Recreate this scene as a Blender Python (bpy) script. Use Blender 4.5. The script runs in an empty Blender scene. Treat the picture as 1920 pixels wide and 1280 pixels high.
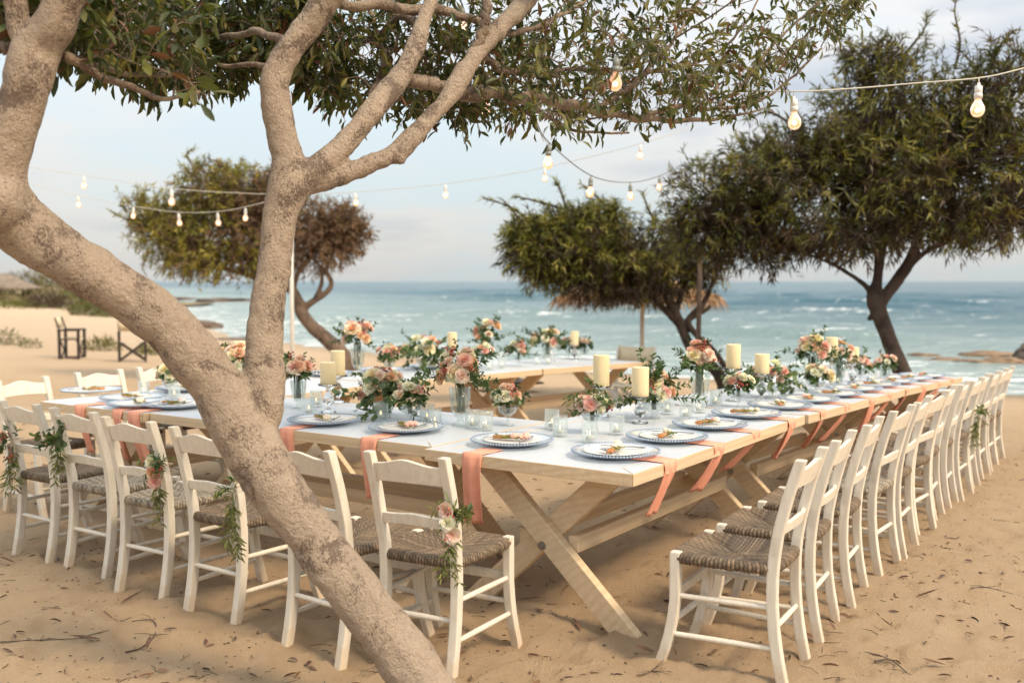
import bpy, bmesh, math, random
import numpy as np
from mathutils import Vector, Matrix

random.seed(7); RNG = np.random.default_rng(11)
SC = bpy.context.scene
COL = SC.collection

# ------------------------------------------------------------------ camera, sky, sun, exposure
FPX, CAMH, HORY = 1880.0, 1.55, 527.0          # focal length in photo pixels, eye height, horizon row
PITCH = math.atan((640 - HORY) / FPX)
cam_d = bpy.data.cameras.new('camera'); cam = bpy.data.objects.new('camera', cam_d); COL.objects.link(cam)
cam.location = (0, 0, CAMH); cam.rotation_euler = (math.pi / 2 - PITCH, 0, 0)
cam_d.sensor_width = 36; cam_d.lens = FPX / 1920 * 36; cam_d.clip_end = 20000; cam_d.clip_start = 0.05
cam_d.dof.use_dof = True; cam_d.dof.focus_distance = 4.6; cam_d.dof.aperture_fstop = 2.0
SC.camera = cam

SUN_EL, SUN_AZ = math.radians(46), math.radians(128)     # sun low behind the camera, to the right (azimuth clockwise from +Y)
world = bpy.data.worlds.new('World'); SC.world = world; world.use_nodes = True
nt = world.node_tree; nt.nodes.clear()
def wn(t, **k):
    n = nt.nodes.new(t)
    for a, b in k.items(): setattr(n, a, b)
    return n
out = wn('ShaderNodeOutputWorld'); bg = wn('ShaderNodeBackground'); bg.inputs[1].default_value = 0.1
sky = wn('ShaderNodeTexSky', sky_type='NISHITA', sun_disc=False, sun_elevation=SUN_EL, sun_rotation=SUN_AZ, air_density=1.0, dust_density=2.0, ozone_density=1.0)
tc = wn('ShaderNodeTexCoord')
mp = wn('ShaderNodeMapping'); mp.inputs['Scale'].default_value = (1.6, 1.6, 7.5); mp.inputs['Location'].default_value = (0.35, 0.0, 0.55)
n1 = wn('ShaderNodeTexNoise'); n1.inputs['Scale'].default_value = 1.7; n1.inputs['Detail'].default_value = 5; n1.inputs['Roughness'].default_value = .52
rmp = wn('ShaderNodeValToRGB'); rmp.color_ramp.elements[0].position = .40; rmp.color_ramp.elements[1].position = .68
rmp.color_ramp.elements[0].color = (5.75, 6.45, 6.65, 1); rmp.color_ramp.elements[1].color = (4.5, 4.8, 5.25, 1)
e = rmp.color_ramp.elements.new(.53); e.color = (6.6, 6.45, 6.2, 1)
mx = wn('ShaderNodeMix', data_type='RGBA'); mx.inputs[0].default_value = .80
nt.links.new(tc.outputs['Generated'], mp.inputs[0]); nt.links.new(mp.outputs[0], n1.inputs[0]); nt.links.new(n1.outputs[0], rmp.inputs[0])
nt.links.new(sky.outputs[0], mx.inputs[6]); nt.links.new(rmp.outputs[0], mx.inputs[7])
# overcast sky: brightness rises from the horizon to the zenith
sxyz = wn('ShaderNodeSeparateXYZ'); nt.links.new(tc.outputs['Generated'], sxyz.inputs[0])
mr = wn('ShaderNodeMapRange'); nt.links.new(sxyz.outputs[2], mr.inputs[0]); mr.inputs[1].default_value = 0; mr.inputs[2].default_value = 1; mr.inputs[3].default_value = .80; mr.inputs[4].default_value = 2.0
vm = wn('ShaderNodeVectorMath', operation='SCALE'); nt.links.new(mx.outputs[2], vm.inputs[0]); nt.links.new(mr.outputs[0], vm.inputs[3])
nt.links.new(vm.outputs[0], bg.inputs[0]); nt.links.new(bg.outputs[0], out.inputs[0])

sun_d = bpy.data.lights.new('sun', 'SUN'); sun = bpy.data.objects.new('sun', sun_d); COL.objects.link(sun)
sun_d.energy = 2.5; sun_d.angle = math.radians(13); sun_d.color = (1.0, .80, .56)
sdir = Vector((math.sin(SUN_AZ) * math.cos(SUN_EL), math.cos(SUN_AZ) * math.cos(SUN_EL), math.sin(SUN_EL)))
sun.rotation_euler = sdir.to_track_quat('Z', 'Y').to_euler()
vs = SC.view_settings; vs.view_transform = 'Standard'; vs.look = 'None'; vs.exposure = 0.60; vs.gamma = 1.0; vs.use_curve_mapping = False
SC.cycles.use_denoising = True
SC.cycles.max_bounces = 10; SC.cycles.transmission_bounces = 8; SC.cycles.transparent_max_bounces = 24
SC.cycles.caustics_reflective = False; SC.cycles.caustics_refractive = False

# ------------------------------------------------------------------ helpers: geometry of the view
cP, sP = math.cos(PITCH), math.sin(PITCH)
def at(x, y, d):                      # photo pixel + depth along the view axis -> world point
    X = (x - 960) / FPX * d; Y = -(y - 640) / FPX * d
    return Vector((X, d * cP + Y * sP, CAMH - d * sP + Y * cP))
def onz(x, y, z):                     # photo pixel -> point on the level plane z
    a = at(x, y, 1.0); k = (z - CAMH) / (a.z - CAMH)
    return Vector((a.x * k, a.y * k, z))
# table frame: origin at the near corner, U along the long right table, V to the left along the near side
ORG = Vector((.50, 4.10)); U = Vector((.564, .826)).normalized(); V = Vector((-U.y, U.x))
def uv(u, v): return ORG + U * u + V * v
UANG = math.atan2(U.y, U.x)

SHORE = [(90, -30), (22, 11), (9.4, 18.9), (0, 24.8), (-10.9, 38.5), (-20, 60), (-44, 122), (-140, 320), (-1500, 2500)]
def shore_s(x, y):                    # signed distance to the shore line, positive inland (numpy)
    x = np.asarray(x, float); y = np.asarray(y, float)
    best = np.full(x.shape, 1e9); sgn = np.ones(x.shape)
    for (ax, ay), (bx, by) in zip(SHORE[:-1], SHORE[1:]):
        dx, dy = bx - ax, by - ay; L2 = dx * dx + dy * dy
        t = np.clip(((x - ax) * dx + (y - ay) * dy) / L2, 0, 1)
        d = np.hypot(x - ax - t * dx, y - ay - t * dy)
        c = dx * (y - ay) - dy * (x - ax)
        m = d < best - 1e-9
        best = np.where(m, d, best); sgn = np.where(m, np.where(c > 0, 1, -1), sgn)
    return best * sgn
def hash2(i, j, s):
    n = (i.astype(np.int64) * 374761393 + j.astype(np.int64) * 668265263 + s * 1274126177) & 0x7fffffff
    n = ((n ^ (n >> 13)) * 1274126177) & 0x7fffffff
    return ((n ^ (n >> 16)) & 0xffff) / 65535.0
def vnoise(x, y, s=0):
    x = np.asarray(x, float); y = np.asarray(y, float)
    i = np.floor(x); j = np.floor(y); fx = x - i; fy = y - j
    fx = fx * fx * fx * (fx * (fx * 6 - 15) + 10); fy = fy * fy * fy * (fy * (fy * 6 - 15) + 10)
    a = hash2(i, j, s); b = hash2(i + 1, j, s); c = hash2(i, j + 1, s); d = hash2(i + 1, j + 1, s)
    return (a * (1 - fx) + b * fx) * (1 - fy) + (c * (1 - fx) + d * fx) * fy
def fbm(x, y, o=4, s=0):
    r = 0; a = .5
    for k in range(o): r = r + a * (vnoise(x * 2 ** k + 17 * k, y * 2 ** k - 9 * k, s + k) - .5); a *= .5
    return r
def ground_base(x, y):
    s = shore_s(x, y)
    t = np.clip(1 - s / 15, 0, None)
    z = np.where(s > 0, -.6 * np.clip(t, 0, 1) ** 1.3, -.6 + .07 * s)
    return np.maximum(z, -4)
def gz(x, y): return float(ground_base(np.array([x]), np.array([y]))[0])

# ------------------------------------------------------------------ helpers: materials
def mat(name):
    m = bpy.data.materials.new(name); m.use_nodes = True
    t = m.node_tree; b = t.nodes['Principled BSDF']
    return m, t, b
def N(t, typ, **k):
    n = t.nodes.new(typ)
    for a, b in k.items(): setattr(n, a, b)
    return n
def ramp(t, src, stops):
    r = N(t, 'ShaderNodeValToRGB'); el = r.color_ramp.elements
    while len(el) < len(stops): el.new(.5)
    for e_, (p, c) in zip(el, stops): e_.position = p; e_.color = (*c, 1)
    t.links.new(src, r.inputs[0]); return r.outputs[0]
def noise(t, scale, detail=4, rough=.55, vec=None, stretch=None, dist=0):
    n = N(t, 'ShaderNodeTexNoise'); n.inputs['Scale'].default_value = scale; n.inputs['Detail'].default_value = detail
    n.inputs['Roughness'].default_value = rough; n.inputs['Distortion'].default_value = dist
    if vec is None:
        vec = N(t, 'ShaderNodeTexCoord').outputs['Object']
    if stretch:
        mpn = N(t, 'ShaderNodeMapping'); mpn.inputs['Scale'].default_value = stretch
        t.links.new(vec, mpn.inputs[0]); vec = mpn.outputs[0]
    t.links.new(vec, n.inputs[0]); return n.outputs[0]
def bump(t, b, h, strength=.3, dist=.01):
    n = N(t, 'ShaderNodeBump'); n.inputs['Strength'].default_value = strength; n.inputs['Distance'].default_value = dist
    t.links.new(h, n.inputs['Height']); t.links.new(n.outputs[0], b.inputs['Normal']); return n
def mixc(t, fac, a, b, mode='MIX'):
    n = N(t, 'ShaderNodeMix', data_type='RGBA', blend_type=mode)
    for k, v in ((0, fac), (6, a), (7, b)):
        if isinstance(v, (int, float)): n.inputs[k].default_value = v
        elif isinstance(v, tuple): n.inputs[k].default_value = (*v, 1)
        else: t.links.new(v, n.inputs[k])
    return n.outputs[2]
M = {}
def simple(name, col, rough=.5, var=.12, scale=6, bmp=0, **k):
    m, t, b = mat(name)
    nn = noise(t, scale)
    lo = tuple(c * (1 - var) for c in col); hi = tuple(min(1, c * (1 + var)) for c in col)
    t.links.new(ramp(t, nn, [(.3, lo), (.7, hi)]), b.inputs['Base Color'])
    b.inputs['Roughness'].default_value = rough
    if bmp: bump(t, b, noise(t, scale * 8), bmp, .003)
    for a, v in k.items(): b.inputs[a].default_value = v
    M[name] = m; return m
# chair paint: cream white, brushed, a little grain and worn spots
m, t, b = mat('chair_paint')
rnd = N(t, 'ShaderNodeObjectInfo').outputs['Random']
g1 = noise(t, 9, 5, .6, stretch=(6, 6, .8)); g2 = noise(t, 3.5, 3, .6)
c1 = ramp(t, g1, [(.3, (.66, .59, .475)), (.62, (.77, .71, .60))])
c2 = mixc(t, ramp(t, g2, [(.66, (0, 0, 0)), (.74, (.5, .5, .5))]), c1, (.56, .47, .36))
c3 = mixc(t, ramp(t, rnd, [(0, (0, 0, 0)), (1, (.3, .3, .3))]), c2, (.66, .61, .52))
sz = N(t, 'ShaderNodeSeparateXYZ'); t.links.new(N(t, 'ShaderNodeTexCoord').outputs['Object'], sz.inputs[0])
dm = N(t, 'ShaderNodeMath', operation='MULTIPLY_ADD'); t.links.new(noise(t, 45, 5, .7), dm.inputs[0]); dm.inputs[1].default_value = -.11; t.links.new(sz.outputs[2], dm.inputs[2])
c4 = mixc(t, ramp(t, dm.outputs[0], [(0, (.5, .5, .5)), (.035, (0, 0, 0))]), c3, (.60, .46, .31))
chip = noise(t, 70, 3, .6)
t.links.new(mixc(t, ramp(t, chip, [(.70, (0, 0, 0)), (.73, (.8, .8, .8))]), c4, (.36, .25, .15)), b.inputs['Base Color'])
b.inputs['Roughness'].default_value = .55; bump(t, b, g1, .18, .002); M['chair_paint'] = m
# pine
m, t, b = mat('pine')
tcv = N(t, 'ShaderNodeTexCoord').outputs['Object']
w = N(t, 'ShaderNodeTexWave', wave_type='RINGS', rings_direction='X'); w.inputs['Scale'].default_value = 6; w.inputs['Distortion'].default_value = 9; w.inputs['Detail'].default_value = 3; w.inputs['Detail Scale'].default_value = .6
mpn = N(t, 'ShaderNodeMapping'); mpn.inputs['Scale'].default_value = (.16, 1, 1.7); t.links.new(tcv, mpn.inputs[0]); t.links.new(mpn.outputs[0], w.inputs[0])
cw = ramp(t, w.outputs[0], [(0, (.65, .485, .295)), (.3, (.695, .53, .335)), (1, (.735, .58, .385))])
gn = noise(t, 30, 4, .6, stretch=(.08, 1, 1))
big = noise(t, 1.7, 3)
cw2 = mixc(t, ramp(t, gn, [(.35, (.35, .35, .35)), (.7, (0, 0, 0))]), cw, (.47, .31, .165))
t.links.new(mixc(t, ramp(t, big, [(.35, (.0, .0, .0)), (.75, (.45, .45, .45))]), cw2, (.56, .46, .33)), b.inputs['Base Color'])
b.inputs['Roughness'].default_value = .62; bump(t, b, gn, .15, .002); M['pine'] = m
# white table paint
m, t, b = mat('table_white')
g = noise(t, 2.2, 5, .6, stretch=(.6, 3, 1)); g2 = noise(t, 14, 4, .6, stretch=(.15, 2, 1))
c = ramp(t, g, [(.3, (.53, .57, .61)), (.7, (.59, .62, .65))])
t.links.new(mixc(t, ramp(t, g2, [(.52, (0, 0, 0)), (.75, (.4, .4, .4))]), c, (.52, .52, .51)), b.inputs['Base Color'])
b.inputs['Roughness'].default_value = .38; bump(t, b, g2, .08, .002); M['table_white'] = m
simple('coral_cloth', (.82, .37, .25), .9, .10, 10, .3)
simple('ceramic', (.78, .77, .74), .22, .02)
simple('steel', (.42, .42, .44), .25, .05, **{'Metallic': 1.0})
simple('bolt_steel', (.35, .34, .32), .4, .1, **{'Metallic': 1.0})
simple('cinnamon', (.50, .20, .06), .7, .25, 60)
simple('wax', (.80, .66, .40), .45, .05, 8, 0, **{'Subsurface Weight': .35, 'Subsurface Radius': (.03, .02, .01), 'Emission Color': (1, .7, .3, 1), 'Emission Strength': .03})
simple('tealight', (.85, .80, .70), .5, .03)
simple('wire', (.62, .60, .52), .6, .05)
simple('wire_dark', (.12, .12, .10), .6, .1)
simple('socket_white', (.72, .72, .68), .4, .05)
simple('socket_grey', (.22, .23, .21), .4, .1)
simple('dark_wood', (.03, .02, .015), .6, .3, 20)
simple('canvas', (.62, .52, .36), .9, .08, 12)
simple('white_wood', (.72, .70, .66), .6, .08)
simple('pole_white', (.70, .69, .64), .6, .08)
simple('rock', (.12, .085, .06), .7, .45, 3, .6)
simple('rock_tan', (.20, .13, .075), .8, .4, 2, .6)
simple('tan_wood', (.55, .36, .17), .7, .15, 4)
simple('dry_leaf', (.15, .075, .045), .8, .4, 25)
simple('twig', (.10, .07, .05), .9, .3, 30)
def glassmat(name, tint, frost, frost_col=(.8, .84, .84), bmp=None, rough=.04):
    # thin-walled glass: clear body, Fresnel gloss, a little milky scatter where it is cut or pressed
    m, t, b = mat(name)
    tr = N(t, 'ShaderNodeBsdfTransparent'); tr.inputs[0].default_value = (*tint, 1)
    gl = N(t, 'ShaderNodeBsdfGlossy'); gl.inputs['Roughness'].default_value = rough; gl.inputs[0].default_value = (1, 1, 1, 1)
    df = N(t, 'ShaderNodeBsdfDiffuse'); df.inputs[0].default_value = (*frost_col, 1)
    lw = N(t, 'ShaderNodeLayerWeight'); pw = N(t, 'ShaderNodeMath', operation='POWER'); t.links.new(lw.outputs['Facing'], pw.inputs[0]); pw.inputs[1].default_value = 2.8
    fr = N(t, 'ShaderNodeMath', operation='MULTIPLY_ADD'); t.links.new(pw.outputs[0], fr.inputs[0]); fr.inputs[1].default_value = .8; fr.inputs[2].default_value = .05     # Schlick reflectance of thin glass
    if bmp:
        vo = N(t, 'ShaderNodeTexVoronoi', feature='DISTANCE_TO_EDGE'); vo.inputs['Scale'].default_value = bmp
        t.links.new(N(t, 'ShaderNodeTexCoord').outputs['Object'], vo.inputs[0]); bn = N(t, 'ShaderNodeBump'); bn.inputs['Strength'].default_value = .5; bn.inputs['Distance'].default_value = .003
        t.links.new(vo.outputs[0], bn.inputs['Height'])
        for n_ in (gl, df, lw): t.links.new(bn.outputs[0], n_.inputs['Normal'])
    m1 = N(t, 'ShaderNodeMixShader'); t.links.new(tr.outputs[0], m1.inputs[1]); t.links.new(df.outputs[0], m1.inputs[2])
    if bmp: t.links.new(ramp(t, vo.outputs[0], [(0, (frost * 2.2,) * 3), (.35, (frost * .5,) * 3)]), m1.inputs[0])
    else: m1.inputs[0].default_value = frost
    m2 = N(t, 'ShaderNodeMixShader'); t.links.new(fr.outputs[0], m2.inputs[0]); t.links.new(m1.outputs[0], m2.inputs[1]); t.links.new(gl.outputs[0], m2.inputs[2])
    t.links.new(m2.outputs[0], t.nodes['Material Output'].inputs[0]); M[name] = m; return m
glassmat('glass', (.93, .955, .95), .05)
m, t, b = mat('glass_solid'); b.inputs['Base Color'].default_value = (.97, .985, .98, 1); b.inputs['Roughness'].default_value = .03; b.inputs['Transmission Weight'].default_value = 1; b.inputs['IOR'].default_value = 1.4; M['glass_solid'] = m
glassmat('glass_cut', (.96, .98, .975), .075, (.88, .93, .92), 75)
glassmat('glass_vase', (.93, .96, .94), .022, (.85, .9, .87), 75)
glassmat('glass_blue', (.93, .96, .99), .38, (.80, .86, .92), None, .1)
m, t, b = mat('bead_glass'); b.inputs['Base Color'].default_value = (.42, .52, .66, 1); b.inputs['Roughness'].default_value = .12; b.inputs['Transmission Weight'].default_value = .3; M['bead_glass'] = m
m, t, b = mat('bulb_glow'); b.inputs['Base Color'].default_value = (1, .8, .6, 1); b.inputs['Emission Color'].default_value = (1, .66, .36, 1); b.inputs['Emission Strength'].default_value = 6; M['bulb_glow'] = m
m, t, b = mat('bulb_frost'); b.inputs['Base Color'].default_value = (1, .84, .70, 1); b.inputs['Roughness'].default_value = .22; b.inputs['Transmission Weight'].default_value = .85; b.inputs['IOR'].default_value = 1.15
b.inputs['Emission Color'].default_value = (1, .45, .22, 1); b.inputs['Emission Strength'].default_value = .35; M['bulb_frost'] = m
m, t, b = mat('flame'); b.inputs['Emission Color'].default_value = (1, .62, .22, 1); b.inputs['Emission Strength'].default_value = 2.5; M['flame'] = m
# leaves: colour from the attribute Col, part of the light passes through
def leafmat(name, rough, trans):
    m, t, b = mat(name)
    a = N(t, 'ShaderNodeVertexColor', layer_name='Col')
    t.links.new(a.outputs[0], b.inputs['Base Color']); b.inputs['Roughness'].default_value = rough
    tr = N(t, 'ShaderNodeBsdfTranslucent'); mc = N(t, 'ShaderNodeMix', data_type='RGBA', blend_type='MULTIPLY'); mc.inputs[0].default_value = 1
    t.links.new(a.outputs[0], mc.inputs[6]); mc.inputs[7].default_value = (1.0, 1.1, .55, 1); t.links.new(mc.outputs[2], tr.inputs[0])
    ms = N(t, 'ShaderNodeMixShader'); ms.inputs[0].default_value = trans
    t.links.new(b.outputs[0], ms.inputs[1]); t.links.new(tr.outputs[0], ms.inputs[2])
    t.links.new(ms.outputs[0], t.nodes['Material Output'].inputs[0]); M[name] = m
leafmat('leaf', .5, .34); leafmat('petal', .7, .25)
m, t, b = mat('vcol'); a = N(t, 'ShaderNodeVertexColor', layer_name='Col'); t.links.new(a.outputs[0], b.inputs['Base Color']); b.inputs['Roughness'].default_value = .6; M['vcol'] = m
m, t, b = mat('rush'); a = N(t, 'ShaderNodeVertexColor', layer_name='Col')
nn = noise(t, 160, 3, .7); t.links.new(mixc(t, ramp(t, nn, [(.35, (.75, .75, .75)), (.6, (0, 0, 0))]), a.outputs[0], (.07, .05, .035)), b.inputs['Base Color'])
b.inputs['Roughness'].default_value = .85; bump(t, b, nn, .5, .003); M['rush'] = m
# bark
def bark(name, pale, mid, dark, sc=1.0, thr=.0, stain=None):
    m, t, b = mat(name)
    n1_ = noise(t, 75 * sc, 4, .6, stretch=(1, 1, .55), dist=2.2); n2_ = noise(t, 4.2 * sc, 4, .6); n3_ = noise(t, 6 * sc, 5, .7, dist=.7); n4 = noise(t, 90 * sc, 3, .6)
    c0 = mixc(t, ramp(t, n2_, [(.32, (0, 0, 0)), (.68, (1, 1, 1))]), pale, mid)
    c0 = mixc(t, ramp(t, n4, [(.4, (.15, .15, .15)), (.65, (0, 0, 0))]), c0, mid)
    add = N(t, 'ShaderNodeMath', operation='MULTIPLY_ADD'); t.links.new(n3_, add.inputs[0]); add.inputs[1].default_value = 1.6; t.links.new(n1_, add.inputs[2])
    nrm = N(t, 'ShaderNodeMath', operation='MULTIPLY'); t.links.new(add.outputs[0], nrm.inputs[0]); nrm.inputs[1].default_value = 1 / 2.6
    c1_ = mixc(t, ramp(t, nrm.outputs[0], [(.520 - thr * .4, (0, 0, 0)), (.562 - thr * .4, (.82, .82, .82))]), c0, dark)
    if stain is not None:
        vd = N(t, 'ShaderNodeVectorMath', operation='DISTANCE'); t.links.new(N(t, 'ShaderNodeTexCoord').outputs['Object'], vd.inputs[0]); vd.inputs[1].default_value = tuple(stain)
        sm_ = N(t, 'ShaderNodeMath', operation='MULTIPLY_ADD'); t.links.new(n3_, sm_.inputs[0]); sm_.inputs[1].default_value = -.19; t.links.new(vd.outputs['Value'], sm_.inputs[2])
        c1_ = mixc(t, ramp(t, sm_.outputs[0], [(0, (.85, .85, .85)), (.03, (0, 0, 0))]), c1_, (.10, .07, .05))
    t.links.new(c1_, b.inputs['Base Color']); b.inputs['Roughness'].default_value = .85
    inv = N(t, 'ShaderNodeMath', operation='MULTIPLY_ADD'); t.links.new(add.outputs[0], inv.inputs[0]); inv.inputs[1].default_value = -1.0; t.links.new(n4, inv.inputs[2])
    bump(t, b, inv.outputs[0], .8, .016); M[name] = m
bark('bark_pale', (.45, .355, .262), (.36, .278, .205), (.12, .082, .06))
bark('bark_branch', (.40, .31, .225), (.30, .22, .155), (.12, .08, .06), 1.3, .05)
bark('bark_dark', (.095, .066, .05), (.065, .045, .034), (.03, .02, .016), .7, .05)
bark('bark_brown', (.22, .155, .105), (.15, .10, .07), (.06, .04, .03), .7, .05)
# sand
m, t, b = mat('sand')
geo = N(t, 'ShaderNodeTexCoord').outputs['Object']
s1 = noise(t, .7, 4, .6, geo); s2 = noise(t, 6, 5, .65, geo); s3 = noise(t, 240, 3, .7, geo); s4 = noise(t, 60, 4, .7, geo)
c = ramp(t, s1, [(.3, (.765, .545, .335)), (.7, (.83, .61, .39))])
c = mixc(t, ramp(t, s2, [(.35, (.4, .4, .4)), (.65, (0, 0, 0))]), c, (.67, .46, .28))
c = mixc(t, ramp(t, s3, [(.30, (.9, .9, .9)), (.42, (0, 0, 0))]), c, (.36, .23, .14))
s5 = noise(t, 110, 3, .75, geo); c = mixc(t, ramp(t, s5, [(.28, (.7, .7, .7)), (.36, (0, 0, 0))]), c, (.34, .22, .13))
c = mixc(t, ramp(t, s3, [(.62, (0, 0, 0)), (.74, (.5, .5, .5))]), c, (.78, .65, .47))
sx = N(t, 'ShaderNodeVertexColor', layer_name='Col')       # wet sand at the water's edge
sp = N(t, 'ShaderNodeSeparateColor'); t.links.new(sx.outputs[0], sp.inputs[0])
c = mixc(t, sp.outputs[0], c, (.27, .20, .125))
c = mixc(t, sp.outputs[1], c, (.64, .50, .36))
t.links.new(c, b.inputs['Base Color']); b.inputs['Roughness'].default_value = .95; b.inputs['Specular IOR Level'].default_value = .2
ad = N(t, 'ShaderNodeMath', operation='MULTIPLY_ADD'); t.links.new(s4, ad.inputs[0]); ad.inputs[1].default_value = 1.0; t.links.new(s3, ad.inputs[2])
bump(t, b, ad.outputs[0], 1.0, .026); M['sand'] = m
# sea
m, t, b = mat('sea')
a = N(t, 'ShaderNodeVertexColor', layer_name='Col'); sp = N(t, 'ShaderNodeSeparateColor'); t.links.new(a.outputs[0], sp.inputs[0])
c = mixc(t, sp.outputs[1], (.016, .095, .135), (.31, .39, .37))
fo = noise(t, 1.6, 6, .72, stretch=(.4, 1.6, 1), dist=.8)
fm = N(t, 'ShaderNodeMath', operation='MULTIPLY_ADD'); t.links.new(fo, fm.inputs[0]); fm.inputs[1].default_value = 1.5; t.links.new(sp.outputs[0], fm.inputs[2])
fr = ramp(t, fm.outputs[0], [(.98, (0, 0, 0)), (1.16, (1, 1, 1))])
c = mixc(t, fr, c, (.80, .82, .80))
t.links.new(c, b.inputs['Base Color'])
rr = N(t, 'ShaderNodeMapRange'); t.links.new(fr, rr.inputs[0]); rr.inputs[3].default_value = .16; rr.inputs[4].default_value = .8; t.links.new(rr.outputs[0], b.inputs['Roughness'])
b.inputs['IOR'].default_value = 1.33; b.inputs['Specular IOR Level'].default_value = .34
wv = noise(t, 1.5, 6, .6, stretch=(.55, 1.2, 1)); bump(t, b, wv, 1.0, .5); M['sea'] = m
simple('dune_grass', (.20, .15, .07), .95, .5, .6)

# ------------------------------------------------------------------ helpers: meshes
def link(o, parent=None):
    COL.objects.link(o)
    if parent is not None: o.parent = parent
    return o
def tag(o, label=None, cat=None, group=None, kind=None):
    if label: o['label'] = label
    if cat: o['category'] = cat
    if group: o['group'] = group
    if kind: o['kind'] = kind
    return o
def empty(name, loc=(0, 0, 0), rz=0, label=None, cat=None, group=None):
    o = bpy.data.objects.new(name, None); o.empty_display_size = .05; link(o)
    o.location = loc; o.rotation_euler = (0, 0, rz); return tag(o, label, cat, group)
def mesh_np(name, Vv, F, mats, cols=None, smooth=True, midx=None):
    me = bpy.data.meshes.new(name)
    Vv = np.asarray(Vv, np.float32).reshape(-1, 3)
    if isinstance(F, np.ndarray):
        k = F.shape[1]; n = len(F)
        me.vertices.add(len(Vv)); me.vertices.foreach_set('co', Vv.ravel())
        me.loops.add(n * k); me.loops.foreach_set('vertex_index', F.astype(np.int32).ravel())
        me.polygons.add(n); me.polygons.foreach_set('loop_start', np.arange(0, n * k, k, dtype=np.int32))
        me.update(calc_edges=True)
    else:
        me.from_pydata(Vv.tolist(), [], F); me.update()
    if not isinstance(mats, (list, tuple)): mats = [mats]
    for q in mats: me.materials.append(M[q] if isinstance(q, str) else q)
    if smooth: me.polygons.foreach_set('use_smooth', np.ones(len(me.polygons), bool))
    if midx is not None: me.polygons.foreach_set('material_index', np.asarray(midx, np.int32))
    if cols is not None:
        ca = me.color_attributes.new('Col', 'FLOAT_COLOR', 'POINT')
        cc = np.ones((len(Vv), 4), np.float32); cc[:, :3] = cols; ca.data.foreach_set('color', cc.ravel())
    return me
def obj(name, me, parent=None, loc=None, rot=None):
    o = bpy.data.objects.new(name, me); link(o, parent)
    if loc is not None: o.location = loc
    if rot is not None: o.rotation_euler = rot
    return o
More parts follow.
